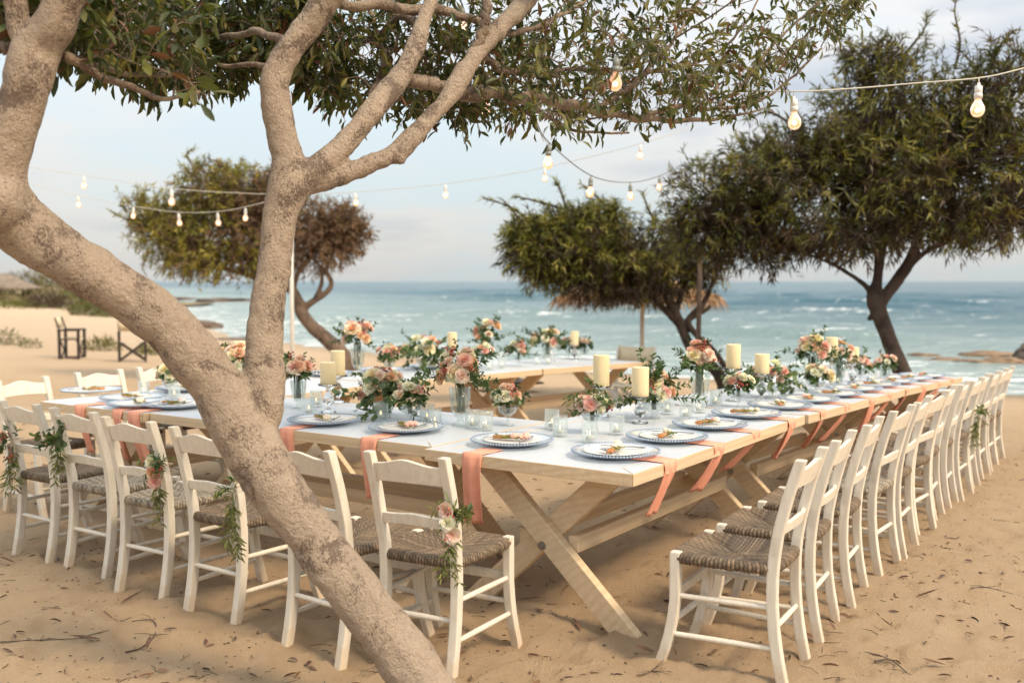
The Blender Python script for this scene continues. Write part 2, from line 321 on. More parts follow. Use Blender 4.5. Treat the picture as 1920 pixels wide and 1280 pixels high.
class MB:
    def __init__(s): s.v = []; s.f = []; s.m = []; s.c = []; s.col = None
    def add(s, vs, fs, mi=0):
        k = len(s.v); s.v += [tuple(p) for p in vs]; s.f += [tuple(i + k for i in f) for f in fs]; s.m += [mi] * len(fs)
        s.c += [s.col or (1, 1, 1)] * len(vs); return s
    def box(s, c, d, mi=0, R=None):
        x, y, z = (q / 2 for q in d); c = Vector(c)
        P = [Vector((a * x, b_ * y, c_ * z)) for a in (-1, 1) for b_ in (-1, 1) for c_ in (-1, 1)]
        if R is not None: P = [R @ p for p in P]
        return s.add([c + p for p in P], [(0, 1, 3, 2), (4, 6, 7, 5), (0, 4, 5, 1), (2, 3, 7, 6), (0, 2, 6, 4), (1, 5, 7, 3)], mi)
    def prism(s, poly, d0, d1, mi=0, top_mi=None):      # closed outline of 3-D points, moved by the vectors d0 and d1
        n = len(poly); d0 = Vector(d0); d1 = Vector(d1)
        vs = [Vector(p) + d0 for p in poly] + [Vector(p) + d1 for p in poly]
        s.add(vs, [tuple(range(n - 1, -1, -1))] + [(i, (i + 1) % n, n + (i + 1) % n, n + i) for i in range(n)], mi)
        k = len(s.v) - 2 * n; s.f.append(tuple(range(k + n, k + 2 * n))); s.m.append(mi if top_mi is None else top_mi); return s
    def tube(s, pts, rad, sides=8, mi=0, cap=True, sq=None, jit=0):
        pts = [Vector(p) for p in pts]; n = len(pts)
        if not hasattr(rad, '__len__'): rad = [rad] * n
        T = [(pts[min(i + 1, n - 1)] - pts[max(i - 1, 0)]).normalized() for i in range(n)]
        up = Vector((0, 0, 1)) if abs(T[0].z) < .9 else Vector((0, 1, 0))
        nx = T[0].cross(up).normalized(); vs = []
        for i in range(n):
            nx = (nx - T[i] * nx.dot(T[i]))
            if nx.length < 1e-6: nx = T[i].orthogonal()
            nx.normalize(); ny = T[i].cross(nx)
            for k in range(sides):
                a = 2 * math.pi * k / sides; r = rad[i] * (1 + (random.uniform(-jit, jit) if jit else 0))
                vs.append(pts[i] + (nx * math.cos(a) + ny * math.sin(a)) * r)
        fs = [(i * sides + k, i * sides + (k + 1) % sides, (i + 1) * sides + (k + 1) % sides, (i + 1) * sides + k) for i in range(n - 1) for k in range(sides)]
        if cap: fs += [tuple(range(sides - 1, -1, -1)), tuple((n - 1) * sides + k for k in range(sides))]
        return s.add(vs, fs, mi)
    def lathe(s, prof, seg=20, c=(0, 0, 0), mi=0, ripple=0, nr=12):
        c = Vector(c); n = len(prof); vs = []
        for r, z in prof:
            for k in range(seg):
                a = 2 * math.pi * k / seg; q = r * (1 + ripple * math.cos(nr * a)); vs.append(c + Vector((q * math.cos(a), q * math.sin(a), z)))
        fs = [(i * seg + k, i * seg + (k + 1) % seg, (i + 1) * seg + (k + 1) % seg, (i + 1) * seg + k) for i in range(n - 1) for k in range(seg)]
        if prof[0][0] > 1e-5: fs.append(tuple(range(seg - 1, -1, -1)))
        if prof[-1][0] > 1e-5: fs.append(tuple((n - 1) * seg + k for k in range(seg)))
        return s.add(vs, fs, mi)
    def ball(s, c, r, seg=8, ring=5, mi=0, sz=1.0):
        return s.lathe([(max(1e-6, r * math.sin(math.pi * i / ring)), -r * sz * math.cos(math.pi * i / ring)) for i in range(ring + 1)], seg, c, mi)
    def mesh(s, name, mats, smooth=True, bevel=0, bseg=1, vc=False):
        me = mesh_np(name, s.v, s.f, mats, np.array(s.c) if vc else None, smooth, s.m)
        if bevel:
            bm = bmesh.new(); bm.from_mesh(me)
            bmesh.ops.bevel(bm, geom=[e_ for e_ in bm.edges if len(e_.link_faces) == 2 and e_.calc_face_angle(0) > .5], offset=bevel, segments=bseg, profile=.6, affect='EDGES', clamp_overlap=True)
            bm.to_mesh(me); bm.free()
        if smooth: me.polygons.foreach_set('use_smooth', np.ones(len(me.polygons), bool)); 
        return me
    def build(s, name, mats, parent=None, smooth=True, bevel=0, bseg=1, vc=False, loc=None, rot=None):
        return obj(name, s.mesh(name, mats, smooth, bevel, bseg, vc), parent, loc, rot)
def copy_tree(o, parent=None):
    c = o.copy(); COL.objects.link(c); c.parent = parent
    for ch in o.children: copy_tree(ch, c)
    return c
def crv(pts, n):                      # Catmull-Rom through points (tuples of any length), n samples
    P = np.array([list(p) for p in pts], float); P = np.vstack([2 * P[0] - P[1], P, 2 * P[-1] - P[-2]])
    k = len(P) - 3; o = []
    for q in np.linspace(0, k - 1e-6, n):
        i = int(q); t_ = q - i; a, b_, c_, d_ = P[i:i + 4]
        o.append(.5 * (2 * b_ + (c_ - a) * t_ + (2 * a - 5 * b_ + 4 * c_ - d_) * t_ ** 2 + (3 * b_ - a - 3 * c_ + d_) * t_ ** 3))
    return np.array(o)
# leaf templates: length along +Y, width along X, face up +Z
def leaf_t(prof, fold=.25, curl=.25):
    vs = [(0, 0, 0)]; fs = []
    rows = [(y, w_) for y, w_ in prof]
    for y, w_ in rows: vs += [(-w_ / 2, y, fold * w_ / 2 - curl * y * y), (0, y, -curl * y * y), (w_ / 2, y, fold * w_ / 2 - curl * y * y)]
    vs.append((0, 1, -curl)); k = len(rows); tip = 1 + 3 * k
    fs += [(0, 2, 1), (0, 3, 2)]
    for i in range(k - 1):
        a = 1 + 3 * i; fs += [(a, a + 1, a + 4), (a, a + 4, a + 3), (a + 1, a + 2, a + 5), (a + 1, a + 5, a + 4)]
    a = 1 + 3 * (k - 1); fs += [(a, a + 1, tip), (a + 1, a + 2, tip)]
    return np.array(vs, float), np.array(fs, int)
L_OBO = leaf_t([(.3, .62), (.58, 1.0), (.85, .66)])
L_OVAL = leaf_t([(.25, .8), (.55, 1.0), (.82, .6)], .2, .15)
L_ROUND = leaf_t([(.12, .62), (.45, 1.0), (.8, .82)], .1, .1)
L_BLADE = (np.array([(0, 0, 0), (-.5, .4, .06), (.5, .4, .06), (0, 1, -.22)], float), np.array([(0, 2, 1), (1, 2, 3)], int))
class Leaves:
    def __init__(s): s.d = {}
    def add(s, tpl, pos, dr, L, W, col, roll=None):
        s.d.setdefault(tpl, []).append((*pos, *dr, L, W, *col, random.uniform(-1, 1) if roll is None else roll))
    def arrays(s, T):
        Vs = []; Fs = []; Cs = []; k = 0
        for tpl, rows in s.d.items():
            tv, tf = T[tpl]; A = np.array(rows, float); n = len(A)
            y = A[:, 3:6]; y = y / np.linalg.norm(y, axis=1, keepdims=True)
            up = np.tile([0, 0, 1.0], (n, 1)); up[np.abs(y[:, 2]) > .95] = (1, 0, 0)
            x = np.cross(y, up); x /= np.linalg.norm(x, axis=1, keepdims=True); z = np.cross(x, y)
            a = A[:, 11:12] * 1.3; x2 = x * np.cos(a) + z * np.sin(a); z2 = -x * np.sin(a) + z * np.cos(a)
            L = A[:, 6]; W = A[:, 7]
            vv = A[:, None, :3] + tv[None, :, 0:1] * (x2 * W[:, None])[:, None] + tv[None, :, 1:2] * (y * L[:, None])[:, None] + tv[None, :, 2:3] * (z2 * L[:, None])[:, None]
            Vs.append(vv.reshape(-1, 3)); Fs.append((tf[None] + (np.arange(n) * len(tv))[:, None, None]).reshape(-1, 3) + k)
            Cs.append(np.repeat(A[:, 8:11], len(tv), 0)); k += n * len(tv)
        return np.vstack(Vs), np.vstack(Fs), np.vstack(Cs)
    def build(s, name, parent=None, m_='leaf', T=None):
        a, b_, c_ = s.arrays(T or TPL); return obj(name, mesh_np(name, a, b_, m_, c_, False), parent)
TPL = {'obo': L_OBO, 'oval': L_OVAL, 'round': L_ROUND, 'blade': L_BLADE}
def rdir(): 
    v_ = Vector((random.gauss(0, 1), random.gauss(0, 1), random.gauss(0, 1))); return v_.normalized()
def jit(c, k=.2): 
    f = random.uniform(1 - k, 1 + k); return tuple(max(0, q * f * random.uniform(.93, 1.07)) for q in c)
ORD = ['first', 'second', 'third', 'fourth', 'fifth', 'sixth', 'seventh', 'eighth', 'ninth', 'tenth', 'eleventh', 'twelfth', 'thirteenth']

# ================================================================== THE SETTING
def relief(x, y):                      # footprints, scuffs and small lumps
    p = fbm(x * 2.6, y * 2.6, 3, 3); z = np.where(p < 0, p * 1.3, p * .7) * .052 + fbm(x * 13, y * 13, 4, 21) * .034
    for size, sd, dep in ((.29, 100, .026), (.14, 200, .013)):
        ci = np.floor(x / size); cj = np.floor(y / size)
        for di in (-1, 0, 1):
            for dj in (-1, 0, 1):
                i = ci + di; j = cj + dj; a = hash2(i, j, sd) * 6.283; on = hash2(i, j, sd + 1) > .3
                dx = x - (i + hash2(i, j, sd + 2)) * size; dy = y - (j + hash2(i, j, sd + 3)) * size; k = size * (.16 + .12 * hash2(i, j, sd + 4))
                e = np.sqrt(((dx * np.cos(a) + dy * np.sin(a)) / k) ** 2 + ((dy * np.cos(a) - dx * np.sin(a)) / (k * 1.8)) ** 2)
                z = z + on * (-dep * np.exp(-e * e) + dep * .38 * np.exp(-((e - 1.7) / .45) ** 2))
    return z
# sand: one disc-shaped sheet, fine in front of the camera, coarse elsewhere
def polar_sheet(rs, th):
    R_, T_ = np.meshgrid(rs, th, indexing='ij'); return R_ * np.sin(T_), R_ * np.cos(T_)
def sheet_faces(nr, nt, wrap):
    i, j = np.meshgrid(np.arange(nr - 1), np.arange(nt if wrap else nt - 1), indexing='ij'); j2 = (j + 1) % nt
    return np.stack([i * nt + j, (i + 1) * nt + j, (i + 1) * nt + j2, i * nt + j2], -1).reshape(-1, 4)
th = np.concatenate([np.radians(np.linspace(-48, 48, 520)), np.radians(np.linspace(48, 312, 80))[1:-1]])
rs = np.concatenate([[.02, .6, 1.2, 1.8, 2.2], 2.4 * 1.0058 ** np.arange(0, 340), 2.4 * 1.0058 ** 339 * 1.03 ** np.arange(1, 160), [6000, 16000]])
gx, gy = polar_sheet(rs, th); gzz = ground_base(gx, gy); s_ = shore_s(gx, gy)
near = np.clip(1 - np.hypot(gx, gy) / 45, 0, 1)
gzz = gzz + near * relief(gx, gy) * np.clip(s_ / 3 + .3, .1, 1)
gzz = gzz + np.where((s_ > 6) & (gx < -8) & (gy > 24), (np.clip((gy - 24) / 30, 0, 1) * np.clip((-gx - 8) / 12, 0, 1)) * (.25 + .5 * fbm(gx * .12, gy * .12, 3, 5)), 0)
wet = np.clip(1 - s_ / 2.2, 0, 1) * .9; far = np.clip((np.hypot(gx, gy) - 14) / 25, 0, 1)
obj_g = obj('ground', mesh_np('ground', np.stack([gx, gy, gzz], -1), sheet_faces(len(rs), len(th), True), 'sand', np.stack([wet, far * .75, wet * 0], -1).reshape(-1, 3)))
tag(obj_g, 'pale golden beach sand trodden into soft pits', 'sand', kind='structure')

# sea: sheet of waves out to the horizon
th = np.radians(np.linspace(-62, 62, 420)); rs = np.concatenate([12 * 1.0062 ** np.arange(0, 470), 12 * 1.0062 ** 469 * 1.05 ** np.arange(1, 100)])
wx, wy = polar_sheet(rs, th); dist = np.hypot(wx, wy); ss = -shore_s(wx, wy)
wq = wy * .97 + wx * .22 + 5 * fbm(wx * .05, wy * .05, 3, 40)
amp = np.clip(ss / 10, .12, 1) * np.clip(1.25 - dist / 500, .15, 1)
ph1 = 2 * math.pi * 26 * np.log(np.clip(wq, 8, None)) / 3.2 + 8 * vnoise(wx * .06, wy * .09, 50); ph2 = wq * 2 * math.pi / 4.1 + 7 * vnoise(wx * .09, wy * .2, 51)
cr1 = (.5 + .5 * np.sin(ph1)) ** 3 * np.clip(1.9 * vnoise(wx * .10, wy * .16, 60) - .35, 0, 1.4); cr2 = (.5 + .5 * np.sin(ph2)) ** 2
wz = -.62 + amp * ((.20 + .002 * np.clip(dist, 0, 100)) * cr1 + .09 * cr2 * np.clip(1.5 - dist / 150, 0, 1) + .05 * fbm(wx * .8, wy * 1.6, 3, 70))
foam = np.clip((cr1 - .62) * 1.3, 0, 1) * np.clip(1.6 - dist / 120, 0, 1) * .16 + np.clip(1 - ss / 9, 0, 1) * .20 + np.clip(vnoise(wx * .12 + 3, wy * .5, 80) - .60, 0, 1) * .28 * np.clip(1.7 - dist / 90, 0, 1)
shal = np.clip(1.15 - ss / 42, 0, 1) * (.75 + .5 * fbm(wx * .05, wy * .2, 3, 90))
sea = obj('sea', mesh_np('sea', np.stack([wx, wy, wz], -1), sheet_faces(len(rs), len(th), False), 'sea', np.stack([foam, np.clip(shal, 0, 1), foam * 0], -1).reshape(-1, 3)))
tag(sea, 'choppy teal sea with pale foam running to the horizon', 'sea', kind='structure')

# dune beyond the beach on the left
px, py = np.meshgrid(np.linspace(-68, -27, 90), np.linspace(50, 92, 60)); 
hgt = 1.9 * np.exp(-((py - 72) / 14) ** 2) * np.clip((-px - 27.5) / 7, 0, 1) ** .7 * (.8 + .9 * fbm(px * .12, py * .12, 4, 33)) - .45
ii, jj = np.meshgrid(np.arange(59), np.arange(89), indexing='ij')
tag(obj('dune', mesh_np('dune', np.stack([px, py, hgt], -1), np.stack([ii * 90 + jj, ii * 90 + jj + 1, (ii + 1) * 90 + jj + 1, (ii + 1) * 90 + jj], -1).reshape(-1, 4), 'dune_grass')), 'low dune with olive brown scrub at far left', 'dune', kind='structure')

# ================================================================== TREES
def solid(name, tubes, voxel, mname, parent=None, lump=.06, smooth_it=5, dec=None):
    mb = MB()
    for pts, rad in tubes: mb.tube(pts, rad, 16)
    tmp = obj('tmp', mb.mesh('tmp', mname))
    r_ = tmp.modifiers.new('r', 'REMESH'); r_.mode = 'VOXEL'; r_.voxel_size = voxel
    s2_ = tmp.modifiers.new('s', 'SMOOTH'); s2_.iterations = smooth_it; s2_.factor = .5
    dg = bpy.context.evaluated_depsgraph_get(); dg.update()
    me = bpy.data.meshes.new_from_object(tmp.evaluated_get(dg)); bpy.data.objects.remove(tmp)
    n = len(me.vertices); co = np.empty(n * 3, np.float32); me.vertices.foreach_get('co', co); co = co.reshape(-1, 3)
    no = np.empty(n * 3, np.float32); me.vertices.foreach_get('normal', no); no = no.reshape(-1, 3)
    d_ = fbm(co[:, 0] * 7 + co[:, 1] * 5, co[:, 2] * 6, 3, 5) * lump * .35 + fbm(co[:, 0] * 30 + co[:, 1] * 21, co[:, 2] * 26, 2, 8) * lump * .16
    co = co + no * d_[:, None]; me.vertices.foreach_set('co', co.ravel())
    me.materials.clear(); me.materials.append(M[mname]); me.name = name
    me.polygons.foreach_set('use_smooth', np.ones(len(me.polygons), bool)); me.update()
    return obj(name, me, parent)
def limb(spec, n=None):                # rows (px, py, depth, radius in photo px) -> world points, radii
    c = crv(spec, n or 8 * len(spec)); return [at(x, y, d) for x, y, d, r in c], [r * d / FPX for x, y, d, r in c]

# --- foreground tree
tree = empty('acacia_tree', at(800, 1330, 3.55), 0, 'leaning pale-barked tree with mottled trunk forking in front of the table', 'tree')
tree_inv = Matrix.Translation(tree.location).inverted()
def under(o):                           # parent keeping world coordinates
    o.parent = tree; o.matrix_parent_inverse = tree_inv; return o
trunkA = [(862, 1450, 3.55, 72), (838, 1380, 3.55, 64), (802, 1310, 3.55, 59), (757, 1235, 3.55, 54), (702, 1160, 3.55, 51), (640, 1080, 3.56, 50), (582, 1000, 3.57, 50), (530, 930, 3.58, 52), (485, 860, 3.58, 55), (444, 790, 3.58, 55), (408, 727, 3.57, 51), (370, 675, 3.55, 50), (325, 622, 3.53, 49), (268, 573, 3.5, 50), (200, 528, 3.46, 50), (138, 492, 3.42, 51), (60, 438, 3.38, 55), (10, 395, 3.34, 62), (-2, 330, 3.3, 50), (20, 260, 3.28, 45), (38, 200, 3.26, 44), (60, 125, 3.25, 46), (76, 85, 3.25, 44), (105, 45, 3.22, 39), (127, -5, 3.2, 36), (150, -70, 3.15, 32), (200, -170, 3.1, 24), (230, -290, 3.1, 14), (300, -400, 3.15, 6)]
limbL = [(66, 100, 3.25, 26), (40, 60, 3.24, 22), (31, 20, 3.22, 20), (30, -20, 3.2, 20), (40, -70, 3.15, 18), (0, -180, 3.1, 13), (-60, -280, 3.1, 7), (-80, -380, 3.1, 4)]
knot = [(-40, 390, 3.3, 52), (8, 378, 3.27, 56), (40, 372, 3.26, 30)]
trunkB = [(470, 830, 3.6, 34), (488, 775, 3.62, 40), (497, 720, 3.63, 38), (495, 640, 3.65, 36), (505, 550, 3.67, 33), (516, 480, 3.68, 33), (527, 400, 3.7, 33), (540, 350, 3.7, 37), (538, 300, 3.7, 31), (525, 235, 3.7, 29), (518, 180, 3.7, 29), (522, 135, 3.7, 28), (546, 92, 3.7, 27), (580, 45, 3.7, 27), (612, 0, 3.68, 27), (655, -60, 3.65, 23), (690, -160, 3.65, 17), (680, -260, 3.7, 11), (740, -370, 3.8, 5)]
stubB = [(525, 150, 3.7, 24), (506, 118, 3.68, 12)]
branchA = [(548, 345, 3.7, 30), (590, 316, 3.72, 25), (640, 277, 3.78, 23), (700, 205, 3.85, 22), (750, 143, 3.95, 20), (775, 95, 4.0, 18), (792, 45, 4.05, 16), (812, -5, 4.1, 15), (840, -70, 4.2, 12), (900, -160, 4.3, 8), (930, -260, 4.4, 4)]
branchB = [(552, 350, 3.7, 28), (590, 338, 3.74, 24), (640, 328, 3.78, 19), (700, 305, 3.83, 18), (742, 286, 3.88, 19), (783, 247, 3.93, 17), (840, 183, 4.0, 17), (887, 110, 4.1, 18), (940, 48, 4.2, 18), (985, 5, 4.3, 17), (1040, -60, 4.45, 13), (1130, -130, 4.6, 9), (1200, -230, 4.8, 4)]
stubC = [(742, 290, 3.88, 14), (757, 304, 3.87, 8)]
branchC = [(748, 148, 3.95, 15), (780, 157, 3.98, 13), (813, 155, 4.02, 13), (845, 168, 4.1, 12), (873, 176, 4.2, 12), (973, 180, 4.35, 11.5), (1060, 194, 4.5, 10.5), (1123, 210, 4.6, 8), (1200, 222, 4.75, 6.5), (1273, 226, 4.9, 5), (1350, 222, 5.0, 3), (1430, 205, 5.1, 2)]
main = [limb(q) for q in (trunkA, limbL, knot, trunkB, stubB, branchA, branchB, stubC)]
under(solid('trunk', main, .0095, 'bark_pale', None, .075, 3))
BR = [branchC,
  [(1065, 195, 4.5, 8), (1123, 198, 4.6, 6), (1165, 175, 4.65, 5.5), (1207, 138, 4.7, 5), (1260, 80, 4.8, 3.5), (1300, 20, 4.9, 2.5), (1330, -40, 5, 2)],
  [(887, 110, 4.1, 9), (905, 60, 4.1, 9), (912, 20, 4.1, 9), (915, -40, 4.15, 8)],
  [(560, 60, 3.7, 8), (600, 10, 3.9, 9), (700, 12, 4.0, 10), (800, 18, 4.1, 10), (870, 30, 4.2, 8), (960, 62, 4.3, 6), (1050, 30, 4.5, 4), (1130, -20, 4.7, 3)],
  [(118, 105, 3.3, 10), (170, 132, 3.4, 9), (235, 160, 3.5, 7), (290, 182, 3.6, 5), (330, 183, 3.7, 4), (375, 172, 3.8, 3)],
  [(118, 105, 3.3, 9), (170, 122, 3.5, 7), (240, 138, 3.7, 5), (300, 142, 3.85, 4), (360, 130, 4.0, 3)],
  [(900, 100, 4.15, 8), (940, 130, 4.3, 7), (1000, 140, 4.5, 5), (1060, 130, 4.7, 4), (1160, 133, 4.9, 3), (1250, 100, 5.1, 2)],
  [(850, 178, 4.1, 6), (905, 165, 4.4, 6), (960, 195, 4.6, 5), (1020, 215, 4.8, 4), (1080, 245, 5.0, 3), (1180, 250, 5.2, 2)],
  [(1200, 222, 4.75, 5), (1270, 200, 4.9, 4.5), (1340, 205, 5.0, 4), (1420, 190, 5.1, 3), (1480, 150, 5.2, 2.5), (1540, 90, 5.3, 2)],
  [(1340, 205, 5.0, 3.5), (1400, 150, 5.1, 3.2), (1440, 95, 5.2, 2.8), (1490, 45, 5.3, 2.2), (1540, 0, 5.4, 1.5)],
  [(1207, 138, 4.7, 4), (1280, 125, 4.9, 3.2), (1350, 95, 5.0, 2.6), (1400, 40, 5.1, 2), (1430, -20, 5.2, 1.5)],
  [(540, 80, 3.7, 8), (480, 60, 3.9, 7), (420, 70, 4.1, 5.5), (340, 60, 4.3, 4), (260, 75, 4.5, 3)],
  [(522, 140, 3.7, 6), (480, 120, 3.8, 5), (430, 125, 3.9, 4), (380, 110, 4.0, 3), (320, 105, 4.1, 2.5)],
  [(0, 92, 3.3, 12), (30, 88, 3.35, 10), (-60, 95, 3.3, 12)],
  [(640, 290, 3.8, 7), (690, 200, 4.1, 7), (720, 110, 4.3, 6), (700, 40, 4.4, 5), (680, -30, 4.5, 4)],
  [(790, 60, 4.05, 7), (760, 30, 4.2, 6), (700, 70, 4.4, 5), (640, 110, 4.5, 4), (600, 140, 4.6, 3)],
]
net = []; brs = []
for q in BR:
    p, r = limb(q); brs.append((p, r)); net += [(*a, b) for a, b in zip(p, r)]
for p, r in main[:2] + main[3:]: net += [(*a, b * .2) for a, b in list(zip(p, r))[len(p) // 2:]]
for p, r in brs:
    c_ = np.cumsum([0] + [(p[i + 1] - p[i]).length for i in range(len(p) - 1)])
    p2 = [a + Vector((math.sin(s_ * 23 + i), math.cos(s_ * 19), math.sin(s_ * 27))) * r[i] * .35 for i, (a, s_) in enumerate(zip(p, c_))]
    under(MB().tube(p2, r, 9, jit=.06).build('branch', 'bark_branch'))
def ybot(x):
    X = [-80, 60, 150, 260, 330, 420, 480, 560, 620, 700, 780, 860, 930, 1000, 1060, 1150, 1250, 1330, 1400, 1450, 1500, 1550, 1600, 1640]
    Y = [45, 65, 105, 145, 165, 145, 125, 145, 185, 215, 205, 225, 205, 225, 240, 225, 215, 215, 205, 180, 125, 70, 20, -50]
    return np.interp(x, X, Y)
def depth_c(x): return np.interp(x, [-80, 300, 600, 1000, 1600], [3.6, 4.1, 4.3, 4.7, 5.3])
lv = Leaves(); twig = MB(); netA = np.array(net); big_leaves = []
G1, G2, G3, G4 = (.045, .062, .017), (.09, .105, .024), (.17, .155, .04), (.17, .075, .036)
def near_col(x):
    q = random.random(); warm = np.interp(x, [0, 800, 1500], [.0, .15, .42])
    if q < .07: return jit(G4, .35)
    if q < .14 + warm: return jit(G3, .3)
    return jit(G1 if random.random() < .6 - warm else G2, .35)
clumps = []
while len(clumps) < 1250:
    x = random.uniform(-90, 1630); yb = float(ybot(x)); y = yb - abs(random.gauss(0, .48)) * (yb + 90)
    if y < -110: continue
    if x > 1100 and random.random() < .4: continue
    if x > 1430 and random.random() < .3: continue
    d_ = float(depth_c(x)) + random.gauss(0, .38)
    if 380 < x < 1000: d_ = max(d_, 4.12 + abs(random.gauss(0, .15)))
    clumps.append((y, x, d_))
for k in range(120):                   # the crown goes on above the picture
    x = random.uniform(-150, 1350); clumps.append((random.uniform(-420, -110) + abs(x - 550) * .12, x, float(depth_c(x)) - .2 + random.gauss(0, .45)))
clumps.sort(key=lambda q: random.random())
for y, x, d_ in clumps:
    tgt = at(x, y, max(3.3, d_))
    dd = np.linalg.norm(netA[:, :3] - np.array(tgt), axis=1); k = int(np.argmin(dd)); src = Vector(netA[k, :3]); r0 = min(float(netA[k, 3]) * .6, .0048)
    L = dd[k]
    if L > .9 or L < .03: continue
    mid = src.lerp(tgt, .5) + rdir() * L * .16 + Vector((0, 0, .06 * L))
    pts = [Vector(q) for q in crv([src, mid, tgt, tgt + (tgt - mid).normalized() * .07 + Vector((0, 0, -.035))], 9)]
    pts = [q + rdir() * .006 for q in pts]
    rr_ = np.linspace(max(r0, .0022), .0011, 9); twig.tube(pts, rr_, 5, cap=False)
    netA = np.vstack([netA, [[*q, float(a)] for q, a in zip(pts[2:7], rr_[2:7])]])
    for k2 in range(random.randint(9, 15)):
        t_ = random.uniform(.30, 1.0); i = min(int(t_ * 8), 7); P = pts[i].lerp(pts[i + 1], t_ * 8 - i); tg = (pts[i + 1] - pts[i]).normalized()
        dr = (tg * .6 + rdir() * .8 + Vector((0, 0, random.choice([-.5, -.3, .25])))).normalized()
        Ln = random.uniform(.045, .088) * (1.08 if x < 620 else .85); col = near_col(x)
        if random.random() < .6:
            st = P + rdir() * random.uniform(.02, .07); twig.tube([P, P.lerp(st, .5) + rdir() * .006, st], [.0012, .001, .0009], 4, cap=False); P = st
        rec = ('obo', P, dr, Ln, Ln * random.uniform(.24, .36), col)
        yy = ybot(x)
        big_leaves.append((Ln / d_, rec))
big_leaves.sort(key=lambda q: -q[0])
shown = [r for s, r in big_leaves if at(0, -10, 1).z and True]
front = [r for r in shown if CAMH + (527 + 5) / FPX * r[1].y > r[1].z]       # inside the picture
single = front[:300]; ids = set(map(id, single))
for r in shown:
    if id(r) not in ids: lv.add(*r)
under(tag(lv.build('crown'), kind='stuff')); under(tag(twig.build('twigs', 'bark_branch'), kind='stuff'))
LM = []
for c_ in ([jit(G1, .3) for i in range(4)] + [jit(G2, .3) for i in range(4)] + [jit(G3, .25) for i in range(2)] + [jit(G4, .3) for i in range(2)]):
    tv, tf = leaf_t([(.3, .2), (.58, .33), (.85, .21)], .3, random.uniform(.05, .35)); LM.append(mesh_np('leaf', tv, tf, 'leaf', np.tile(c_, (len(tv), 1)), False))
for tpl, P, dr, Ln, W, col in single:
    w_ = col[0] / max(col[1], 1e-4); me = random.choice(LM[10:] if w_ > 1.6 else (LM[8:10] if w_ > .88 else LM[:8]))
    o = obj('leaf', me); q = dr.to_track_quat('Y', 'Z') @ Matrix.Rotation(random.uniform(-1.2, 1.2), 3, 'Y').to_quaternion()
    o.matrix_world = Matrix.LocRotScale(P, q, Vector((Ln, Ln, Ln))); under(o)

# --- trees behind the tables
def bg_tree(name, label, base, limbs, blobs, barkm, cols, ntw, leafL, leafW, per, voxel=.02, droop=.15, sprays=(), tw_up=.2):
    root = empty(name, base, 0, label, 'tree', 'windswept trees behind the tables'); inv = Matrix.Translation(base).inverted()
    tr = [limb(q) for q in limbs]
    o = solid('trunk', tr, voxel, barkm, None, .05, 4); o.parent = root; o.matrix_parent_inverse = inv
    netp = np.array([[*p] for pp, r in tr for p in pp[len(pp) // 3:]])
    cl = Leaves(); tw = MB(); tot = sum(b[5] for b in blobs)
    for (bx, by, bd, rx, rz, wgt, brown) in blobs:
        C = at(bx, by, bd); ax = rx * bd / FPX; az = rz * bd / FPX; ay = ax * .8
        n_ = int(ntw * wgt / tot)
        for k in range(n_):
            v_ = rdir(); rad = random.random() ** .42 * random.uniform(.82, 1.06)
            P = C + Vector((v_.x * ax, v_.y * ay, v_.z * az)) * rad
            if vnoise(np.array([P.x * 2.3 + 9]), np.array([P.z * 2.9 + P.y * 1.7]), 77)[0] < .36 and random.random() < .6: continue
            outw = Vector((v_.x / ax, v_.y / ay, v_.z / az)).normalized()
            dr = (outw * .9 + rdir() * .55 + Vector((0, 0, tw_up))).normalized()
            Lt = random.uniform(.16, .34) * (1 if rad > .6 else .8)
            a0 = P - dr * Lt * .5; e0 = P + dr * Lt * .5 + Vector((0, 0, -droop * Lt))
            tw.tube([a0, P, e0], [.006, .004, .002], 3, cap=False)
            if k % 5 == 0:
                j = int(np.argmin(np.linalg.norm(netp - np.array(a0), axis=1))); s0 = Vector(netp[j]); m0 = s0.lerp(a0, .5) + rdir() * .08
                tw.tube([Vector(q) for q in crv([s0, m0, a0], 6)], np.linspace(.014, .006, 6), 4, cap=False)
            pal = cols[1] if random.random() < brown else cols[0]  # brown palette; also paints the shade low in the big tree's crown
            base_c = random.choice(pal)
            for q in range(per):
                t_ = random.random(); Q = a0.lerp(P, t_ * 2) if t_ < .5 else P.lerp(e0, t_ * 2 - 1)
                d2 = (dr * .8 + rdir() * .75 + Vector((0, 0, -.12))).normalized()
                cl.add('blade', Q, d2, leafL * random.uniform(.6, 1.15), leafW * random.uniform(.7, 1.2), jit(base_c, .35))
    for spec in sprays:
        pp, rr2 = limb(spec, 14); tw.tube(pp, rr2, 4, cap=False)
        for q in range(44):
            i = random.randint(2, 12); P = pp[i].lerp(pp[i + 1], random.random()); dr = ((pp[i + 1] - pp[i]).normalized() + rdir() * .8).normalized()
            cl.add('blade', P, dr, leafL * random.uniform(.7, 1.1), leafW, jit(random.choice(cols[0]), .3))
    for o, nm in ((cl.build('crown', None), 'crown'), (tw.build('twigs', barkm), 'twigs')):
        tag(o, kind='stuff'); o.parent = root; o.matrix_parent_inverse = inv
    return root
GA = [(.115, .12, .02), (.16, .15, .024), (.07, .08, .018), (.22, .19, .038)]
GM = [(.16, .165, .025), (.21, .20, .03), (.10, .11, .022), (.27, .235, .045)]
GBrShade = [(.07, .045, .024), (.045, .03, .018), (.10, .066, .03)]  # brown leaves, darkened to paint the shade inside and under the crown
D1 = 11.0
b1 = at(1690, 720, D1); b1.z = gz(b1.x, b1.y)
fy = 527 + (1.55 - b1.z) * FPX / D1
